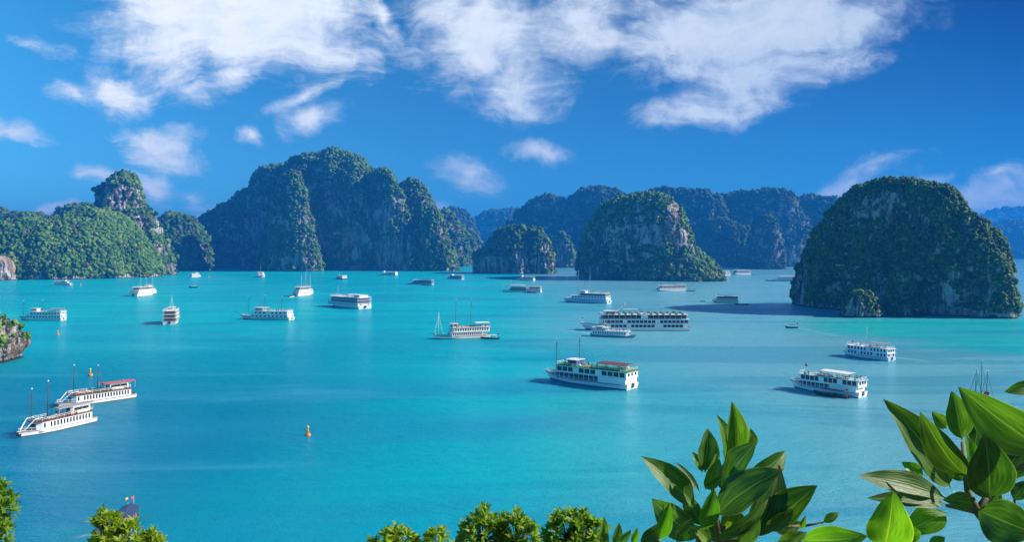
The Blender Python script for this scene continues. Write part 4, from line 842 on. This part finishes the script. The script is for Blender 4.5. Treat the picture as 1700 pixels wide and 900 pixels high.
# ------------------------------------------------------------------ viewpoint hillside and its plants
def hill_z(x, y): return HC - 1.75 - .50 * max(0, y - .4) - .010 * max(0, y) ** 2 + .05 * math.sin(x * 1.3) + .08 * math.sin(x * .5 + y * .9)
gm, gnt, gb = mat('hillside_soil'); gp = geo_pos(gnt).outputs['Position']
gn = noise(gnt, gp, 1.8, 7, .65)
gnt.links.new(mixc(gnt, ramp(gnt, gn, .35, .65), (.05, .075, .02), (.16, .11, .07)), gb.inputs['Base Color']); gb.inputs['Roughness'].default_value = .95
gbp = N(gnt, 'ShaderNodeBump'); gbp.inputs['Distance'].default_value = .15; gnt.links.new(gn, gbp.inputs['Height']); gnt.links.new(gbp.outputs[0], gb.inputs['Normal'])
gx = np.linspace(-30, 30, 61); gy = np.r_[np.linspace(-8, 44, 53)]
gv = []; gf = []
for j, y in enumerate(gy):
    for x in gx: gv.append((x, y, max(-3, hill_z(x, y))))
for j in range(len(gy) - 1):
    for i in range(60): a = j * 61 + i; gf.append((a, a + 1, a + 62, a + 61))
hs = link(bpy.data.objects.new('hillside', np_mesh('hillside', gv, gf, [gm]))); tag(hs, 'steep hillside of the lookout falling away to the water', 'hillside', kind='structure')

def leaf_material(name, dark, mid, pale, trans=.35, rough=.34):
    m, nt, b = mat(name); L = nt.links; u = N(nt, 'ShaderNodeUVMap'); s = N(nt, 'ShaderNodeSeparateXYZ'); L.new(u.outputs[0], s.inputs[0])
    a = mth(nt, 'ABSOLUTE', mth(nt, 'MULTIPLY_ADD', s.outputs[1], 2, -1)); t = s.outputs[0]
    g = N(nt, 'ShaderNodeTexCoord').outputs['Object']
    nz = noise(nt, g, 28, 5, .6); nz2 = noise(nt, mapping(nt, u.outputs[0], (1.1, 5, 1)), 2.2, 4, .6, .4)
    # parallel curved veins running with the leaf
    ve = mth(nt, 'SINE', mth(nt, 'ADD', mth(nt, 'MULTIPLY', a, 34), mth(nt, 'MULTIPLY', nz2, 3)))
    c = mixc(nt, ramp(nt, nz2, .34, .68), dark, mid)
    c = mixc(nt, mth(nt, 'MULTIPLY', ramp(nt, ve, .2, 1.0), .045), c, pale)
    c = mixc(nt, mth(nt, 'MULTIPLY', mth(nt, 'SUBTRACT', 1.0, ramp(nt, a, .012, .045)), .55), c, pale)
    c = mixc(nt, mth(nt, 'MULTIPLY', ramp(nt, a, .93, .99), .6), c, pale)
    c = mixc(nt, mth(nt, 'MULTIPLY', ramp(nt, noise(nt, g, 60, 3, .7), .66, .74), .5), c, (.16, .12, .03))
    oi = N(nt, 'ShaderNodeObjectInfo'); c = mixc(nt, 1.0, c, mixc(nt, oi.outputs['Random'], (.62, .74, .80), (1.55, 1.22, .95)), 'MULTIPLY')
    c = mixc(nt, mth(nt, 'MULTIPLY', ramp(nt, noise(nt, g, 9, 6, .7), .60, .72), .35), c, (.10, .13, .02))
    c = mixc(nt, mth(nt, 'MULTIPLY', mth(nt, 'MULTIPLY', ramp(nt, t, .90, 1.0), ramp(nt, nz, .4, .6)), .8), c, (.18, .12, .04))
    L.new(mth(nt, 'MULTIPLY_ADD', nz2, .30, rough - .15), b.inputs['Roughness'])
    L.new(c, b.inputs['Base Color']); b.inputs['Specular IOR Level'].default_value = .42
    bp = N(nt, 'ShaderNodeBump'); bp.inputs['Strength'].default_value = .25; bp.inputs['Distance'].default_value = .002
    L.new(mth(nt, 'ADD', mth(nt, 'MULTIPLY', ve, .18), mth(nt, 'MULTIPLY', nz2, 5)), bp.inputs['Height']); L.new(bp.outputs[0], b.inputs['Normal'])
    tr = N(nt, 'ShaderNodeBsdfTranslucent'); L.new(mixc(nt, 1.0, c, (2.4, 2.6, .8), 'MULTIPLY'), tr.inputs[0])
    mx = N(nt, 'ShaderNodeMixShader'); mx.inputs[0].default_value = trans; L.new(b.outputs[0], mx.inputs[1]); L.new(tr.outputs[0], mx.inputs[2])
    L.new(mx.outputs[0], nt.nodes['Material Output'].inputs[0])
    return m
LF_DARK = leaf_material('leaf_dark_green', (.018, .070, .010), (.058, .155, .020), (.18, .30, .07), .28, .46)
LF_MID = leaf_material('leaf_mid_green', (.040, .120, .013), (.110, .235, .028), (.26, .38, .10), .36, .44)
LF_BRIGHT = leaf_material('leaf_bright_green', (.060, .190, .012), (.110, .280, .020), (.30, .45, .08), .45)
LF_BUSH = leaf_material('bush_leaf', (.110, .220, .018), (.260, .380, .045), (.50, .54, .16), .42, .45)
LF_BUSHD = leaf_material('bush_leaf_dark', (.055, .155, .014), (.140, .270, .028), (.30, .38, .11), .38, .45)
STEM = paint('green_brown_stem', (.13, .13, .05), .7, .25, .2, 20)

def leaf_geo(base, tip, width, roll=0.0, bend=.08, fold=.18, curl=0.0, nt_=18, ns=8, wave=.0, view=None):
    base, tip = Vector(base), Vector(tip); ax = tip - base; ln = ax.length; ax.normalize()
    vw = view if view is not None else ((base + tip) / 2 - Vector((0, 0, HC))).normalized()
    w = ax.cross(vw); w = w.normalized() if w.length > 1e-4 else ax.orthogonal().normalized()
    rot = Matrix.Rotation(roll, 3, ax); w = rot @ w; n = w.cross(ax).normalized()
    if n.dot(-vw) < 0: n = -n
    vs = []; uvs = []; ph = random.uniform(0, 6)
    for i in range(nt_ + 1):
        t = i / nt_; q = max(0, (t - .05) / .95)
        sh = max(.02, math.sin(math.pi * q ** .82) ** .80 * (1 - .22 * q ** 5)) if t < 1 else .0
        c = base + ax * (ln * t) + n * (ln * (bend * math.sin(math.pi * t) - curl * t ** 3))
        for j in range(ns + 1):
            s = -1 + 2 * j / ns; wv = wave * math.sin(t * 17 + ph + (1.5 if s > 0 else 0)) * s * s
            vs.append(c + w * (s * width / 2 * sh * (1 - .12 * fold)) + n * (abs(s) ** 1.4 * fold * width / 2 * sh + wv * width)); uvs.append((t, j / ns))
    fs = []
    for i in range(nt_):
        for j in range(ns): a = i * (ns + 1) + j; fs.append((a, a + 1, a + ns + 2, a + ns + 1))
    return vs, fs, uvs
def leaf_mesh(name, geos, m):
    v = []; f = []; u = []
    for vs, fs, us in geos:
        b = len(v); v += [tuple(q) for q in vs]; f += [tuple(i + b for i in q) for q in fs]; u += us
    me = np_mesh(name, v, f, [m]); l = me.uv_layers.new(name='UVMap')
    vi = np.empty(len(me.loops), np.int32); me.loops.foreach_get('vertex_index', vi)
    l.data.foreach_set('uv', np.array(u, np.float32)[vi].ravel()); return me

def big_plant(label, D, leaves, stems, foot, seed):
    """a shrub with large single leaves; leaves: (base px, tip px, width px, material, depth at base, depth at tip, roll, fold, curl)"""
    random.seed(seed); ft = Vector(foot); root = empty('broadleaf_shrub', ft); tag(root, label, 'shrub', 'broadleaf shrubs at the lookout')
    for lf in leaves:
        (bx, by), (tx, ty), wpx, m, d0, d1, roll, fold, curl = lf
        b, t = P(bx, by, D + d0), P(tx, ty, D + d1); w = wpx / F * (D + (d0 + d1) / 2) / max(.35, math.cos(R(roll))) * 1.02
        g = leaf_geo(b - ft, t - ft, w, R(roll), random.uniform(.03, .10), fold, curl, wave=random.uniform(.01, .035), view=((b + t) / 2 - Vector((0, 0, HC))).normalized())
        o = link(bpy.data.objects.new('leaf', leaf_mesh('leaf', [g], m))); o.parent = root
    mb = MB()
    for pts in stems:
        q = [P(x, y, D + d) - ft if not isinstance(x, Vector) else x - ft for x, y, d, r in pts]
        for i in range(len(q) - 1): mb.tube(q[i], q[i + 1], pts[i][3], pts[i + 1][3], 7)
    mb.build('stem', STEM, root, True)
K, M_, B_ = LF_DARK, LF_MID, LF_BRIGHT
P1 = [((1155, 842), (1068, 758), 42, K, 0, -.05, 28, .35, .05), ((1162, 897), (1080, 830), 50, K, .03, .10, -20, .2, .05), ((1170, 785), (1175, 711), 36, K, .02, .03, 25, .45, .02),
      ((1167, 785), (1147, 751), 16, M_, .03, .04, 30, .5, -.1), ((1205, 772), (1193, 690), 26, M_, .02, .0, 45, .5, .05), ((1221, 755), (1218, 670), 38, M_, .0, -.03, 20, .6, .08),
      ((1242, 748), (1246, 711), 20, M_, .04, .04, 35, .4, 0), ((1205, 800), (1255, 733), 40, K, -.02, -.06, -30, .35, .04), ((1232, 795), (1311, 753), 44, M_, .03, .08, 35, .5, .10),
      ((1186, 858), (1298, 778), 58, K, -.06, -.10, -32, .25, .03), ((1168, 880), (1186, 811), 32, B_, -.08, -.10, 15, .4, .02), ((1170, 814), (1191, 753), 27, M_, -.03, -.04, 30, .5, .03),
      ((1170, 812), (1197, 793), 15, B_, -.05, -.06, 20, .4, 0), ((1217, 806), (1219, 774), 20, M_, -.05, -.05, 10, .5, .05), ((1247, 897), (1297, 773), 50, K, 0, .02, 30, .5, .06),
      ((1287, 876), (1352, 806), 54, K, .02, -.02, -20, .75, .12), ((1236, 898), (1249, 852), 22, M_, -.03, -.03, 20, .5, 0), ((1183, 898), (1276, 830), 22, M_, -.06, -.03, 40, .3, 0),
      ((1094, 898), (1112, 835), 26, B_, -.12, -.15, 10, .4, 0), ((1062, 902), (1104, 868), 26, K, -.1, -.1, 25, .3, 0), ((1140, 900), (1139, 882), 12, B_, -.1, -.1, 0, .4, 0),
      ((1283, 882), (1332, 868), 24, K, .05, .06, 20, .3, 0), ((1330, 880), (1337, 857), 10, M_, .03, .03, 0, .4, 0), ((1366, 868), (1393, 852), 15, M_, .04, .04, 0, .4, 0),
      ((1200, 815), (1196, 772), 20, K, .08, .08, 0, .2, 0), ((1162, 818), (1121, 767), 12, K, .06, .08, 30, .3, 0), ((1190, 905), (1160, 850), 20, K, .04, .05, 20, .3, 0),
      ((1330, 898), (1440, 892), 48, B_, -.12, -.18, 10, .3, .04), ((1240, 905), (1215, 840), 26, K, .08, .1, 20, .3, 0), ((1122, 902), (1150, 860), 22, K, -.04, -.04, 20, .3, 0),
      ((1262, 850), (1258, 800), 26, K, .05, .06, 15, .35, 0), ((1215, 842), (1232, 790), 22, K, .06, .06, -20, .35, 0)]
P1 += [((1200, 880), (1222, 822), 28, M_, .02, .0, 25, .4, .03), ((1240, 870), (1285, 812), 36, K, .04, .05, 30, .4, .03), ((1170, 875), (1135, 815), 30, K, .04, .06, -25, .3, .03), ((1215, 780), (1238, 722), 24, M_, .03, .03, 30, .45, .02),
       ((1225, 905), (1262, 858), 30, M_, -.05, -.06, 20, .4, .02), ((1180, 905), (1148, 872), 22, M_, -.06, -.08, 25, .4, 0), ((1268, 880), (1318, 845), 26, M_, -.02, -.03, 30, .4, .02), ((1290, 900), (1340, 885), 24, M_, .0, .0, 20, .4, 0)]
P1 += [((1002, 905), (1003, 857), 15, M_, .5, .5, 10, .4, .05), ((1020, 908), (1028, 868), 17, M_, .5, .5, 20, .4, 0), ((1010, 906), (994, 872), 13, M_, .5, .5, 20, .4, 0), ((1050, 905), (1058, 876), 13, B_, .4, .4, 10, .4, 0), ((1030, 905), (1048, 880), 12, M_, .45, .45, 0, .4, 0)]
def gz(x, y): return Vector((x, y, hill_z(x, y) - .05))
big_plant('broadleaf shrub right of centre with a cluster of upright pointed leaves at its top', 1.75, P1,
    [[(gz(.62, 1.9), 0, 0, .014), (1195, 905, .02, .010), (1188, 858, -.02, .007), (1183, 800, 0, .005), (1205, 770, .02, .004)], [(1195, 905, .02, .009), (1205, 850, .02, .006), (1222, 755, .01, .004)],
     [(1195, 905, .02, .008), (1247, 890, .02, .005), (1287, 876, .02, .004), (1335, 874, .04, .003), (1367, 868, .04, .002)], [(gz(.50, 1.9), 0, 0, .010), (1160, 900, .0, .007), (1168, 870, -.05, .005)], [(gz(.42, 1.9), 0, 0, .010), (1090, 915, -.1, .006), (1094, 898, -.12, .004)],
     [(gz(.42, 2.2), 0, 0, .008), (1015, 915, .5, .005)]], gz(.56, 1.9), 3)
P2 = [((1579, 812), (1472, 665), 62, K, 0, -.05, 25, .35, .03), ((1604, 792), (1527, 686), 52, K, -.04, -.06, -20, .35, .02), ((1597, 732), (1581, 650), 42, M_, .06, .06, 20, .35, .03), ((1572, 712), (1547, 684), 24, M_, .09, .09, 10, .3, 0),
      ((1740, 748), (1593, 647), 82, M_, -.05, -.08, -20, .3, .04), ((1722, 640), (1667, 651), 24, M_, .1, .1, 0, .3, 0), ((1643, 830), (1637, 725), 74, K, -.06, -.10, 15, .3, .06), ((1570, 828), (1427, 789), 44, K, .02, -.03, 25, .25, .02),
      ((1570, 838), (1440, 827), 28, K, .05, .03, 20, .25, .02), ((1572, 852), (1500, 888), 46, B_, .06, .05, 15, .25, .02), ((1468, 912), (1483, 816), 72, B_, -.15, -.18, 10, .35, .03), ((1615, 836), (1566, 830), 30, M_, -.08, -.08, 10, .4, .05),
      ((1620, 846), (1722, 888), 78, K, -.08, -.12, 15, .3, .05), ((1612, 817), (1601, 715), 24, B_, -.03, -.02, 40, .4, 0), ((1660, 795), (1697, 742), 46, K, .04, .04, 15, .3, 0), ((1618, 752), (1624, 698), 34, K, .08, .09, 0, .25, 0),
      ((1534, 790), (1496, 768), 22, B_, .05, .05, 10, .3, 0), ((1682, 832), (1706, 798), 26, K, .03, .03, 0, .3, 0), ((1542, 908), (1569, 893), 20, B_, -.1, -.1, 0, .3, 0), ((1640, 840), (1655, 805), 30, K, .05, .05, 0, .3, 0),
      ((1520, 905), (1500, 870), 26, B_, -.13, -.14, 25, .35, 0), ((1600, 800), (1560, 755), 24, K, .03, .03, 0, .3, 0), ((1640, 760), (1655, 712), 28, K, .07, .08, 0, .3, 0), ((1720, 790), (1672, 748), 40, K, .06, .06, 20, .3, 0)]
big_plant('broadleaf shrub at the right edge with the largest leaves in the picture', 1.32, P2,
    [[(gz(1.05, 1.35), 0, 0, .013), (1672, 910, .0, .009), (1622, 850, -.03, .007), (1606, 815, -.02, .005), (1598, 735, .05, .003)], [(1622, 850, -.03, .006), (1660, 795, .04, .004), (1740, 750, -.04, .003)], [(1622, 850, -.03, .005), (1572, 840, .04, .003)],
     [(gz(.72, 1.2), 0, 0, .010), (1470, 920, -.15, .006), (1469, 905, -.15, .004)], [(1672, 910, 0, .005), (1690, 850, .02, .003), (1684, 830, .03, .002)]], gz(.98, 1.35), 5)

def bush(label, D, blobs, leaf_px, seed, dark=.35, per=8):
    """rounded bush of leaf rosettes; blobs: (px, py, rx px, ry px)"""
    r = random.Random(seed); random.seed(seed); c0 = P(sum(b[0] for b in blobs) / len(blobs), blobs[0][1], D); ft = gz(c0.x, c0.y)
    root = empty('bush', ft); tag(root, label, 'bush', 'leafy bushes at the lower edge'); A, Bm = [], []; mb = MB()
    k = D / F; up = Vector((0, 0, 1))
    trunk = c0 - ft - Vector((0, 0, blobs[0][3] * k * .9))
    mb.tube((0, 0, -.1), trunk, .035, .022, 7)
    for (px, py, rx, ry) in blobs:
        c = P(px, py, D) - ft; n = int(46 * rx * ry / (leaf_px * leaf_px * 3.4)) + 16
        for i in range(n):
            d = Vector((r.gauss(0, 1), r.gauss(0, .8), r.gauss(.25, 1))).normalized(); q = r.uniform(.45, 1) ** .5
            q *= 1 + .16 * math.sin(d.x * 9 + seed) * math.cos(d.z * 7)
            p = c + Vector((d.x * rx * k * q, d.y * rx * k * q, d.z * ry * k * q)); axis = (d * .8 + up * .65 + Vector((r.gauss(0, .2), r.gauss(0, .2), 0))).normalized()
            mb.tube(c + (p - c) * .1, p, .005, .003, 4); ln = leaf_px * k * r.uniform(.75, 1.25)
            for j in range(per):
                a = axis.orthogonal().normalized(); a.rotate(Matrix.Rotation(j * 2.4 + i, 3, axis)); op = r.uniform(.25, 1.15)
                t = (axis * math.cos(op) + a * math.sin(op)).normalized(); nv = a.cross(t) if r.random() < .0 else (axis - t * axis.dot(t))
                vw = -nv if nv.length > .05 else None
                g = leaf_geo(p + t * ln * .05, p + t * ln * r.uniform(.85, 1.1), ln * r.uniform(.25, .35), r.gauss(0, .3), .08, .3, r.uniform(0, .15), 6, 2, view=vw.normalized() if vw else None)
                (Bm if r.random() < dark else A).append(g)
    me = leaf_mesh('foliage', A, LF_BUSH); o = link(bpy.data.objects.new('foliage', me)); o.parent = root
    if Bm:
        me2 = leaf_mesh('older_foliage', Bm, LF_BUSHD); o = link(bpy.data.objects.new('older_foliage', me2)); o.parent = root
    mb.build('stem', STEM, root, True)
bush('yellow green bush at the lower left in front of the boat with blue pitched roof', 6.5, [(178, 895, 22, 44), (208, 908, 34, 36), (242, 914, 24, 26)], 16, 11, .2)
bush('low bush at the bottom edge, leftmost of those left of the broadleaf shrub', 7.5, [(655, 909, 36, 25)], 17, 12)
bush('smallest bush at the bottom edge between two wider bushes', 7.5, [(729, 909, 21, 24)], 17, 13)
bush('widest bush at the bottom edge with two rounded tops', 6.8, [(800, 902, 42, 46), (856, 903, 36, 44)], 18, 14, .4)
bush('dark green bush touching the small upright leaves of the broadleaf shrub', 6.5, [(943, 897, 36, 46), (975, 904, 32, 38)], 18, 15, .65)
bush('sprig of yellow green leaves at the left edge, upper of two', 5.0, [(-16, 838, 30, 28)], 18, 16, .15)
bush('cluster of yellow green leaves in the lower left corner', 5.0, [(-12, 895, 24, 42)], 18, 17, .15)
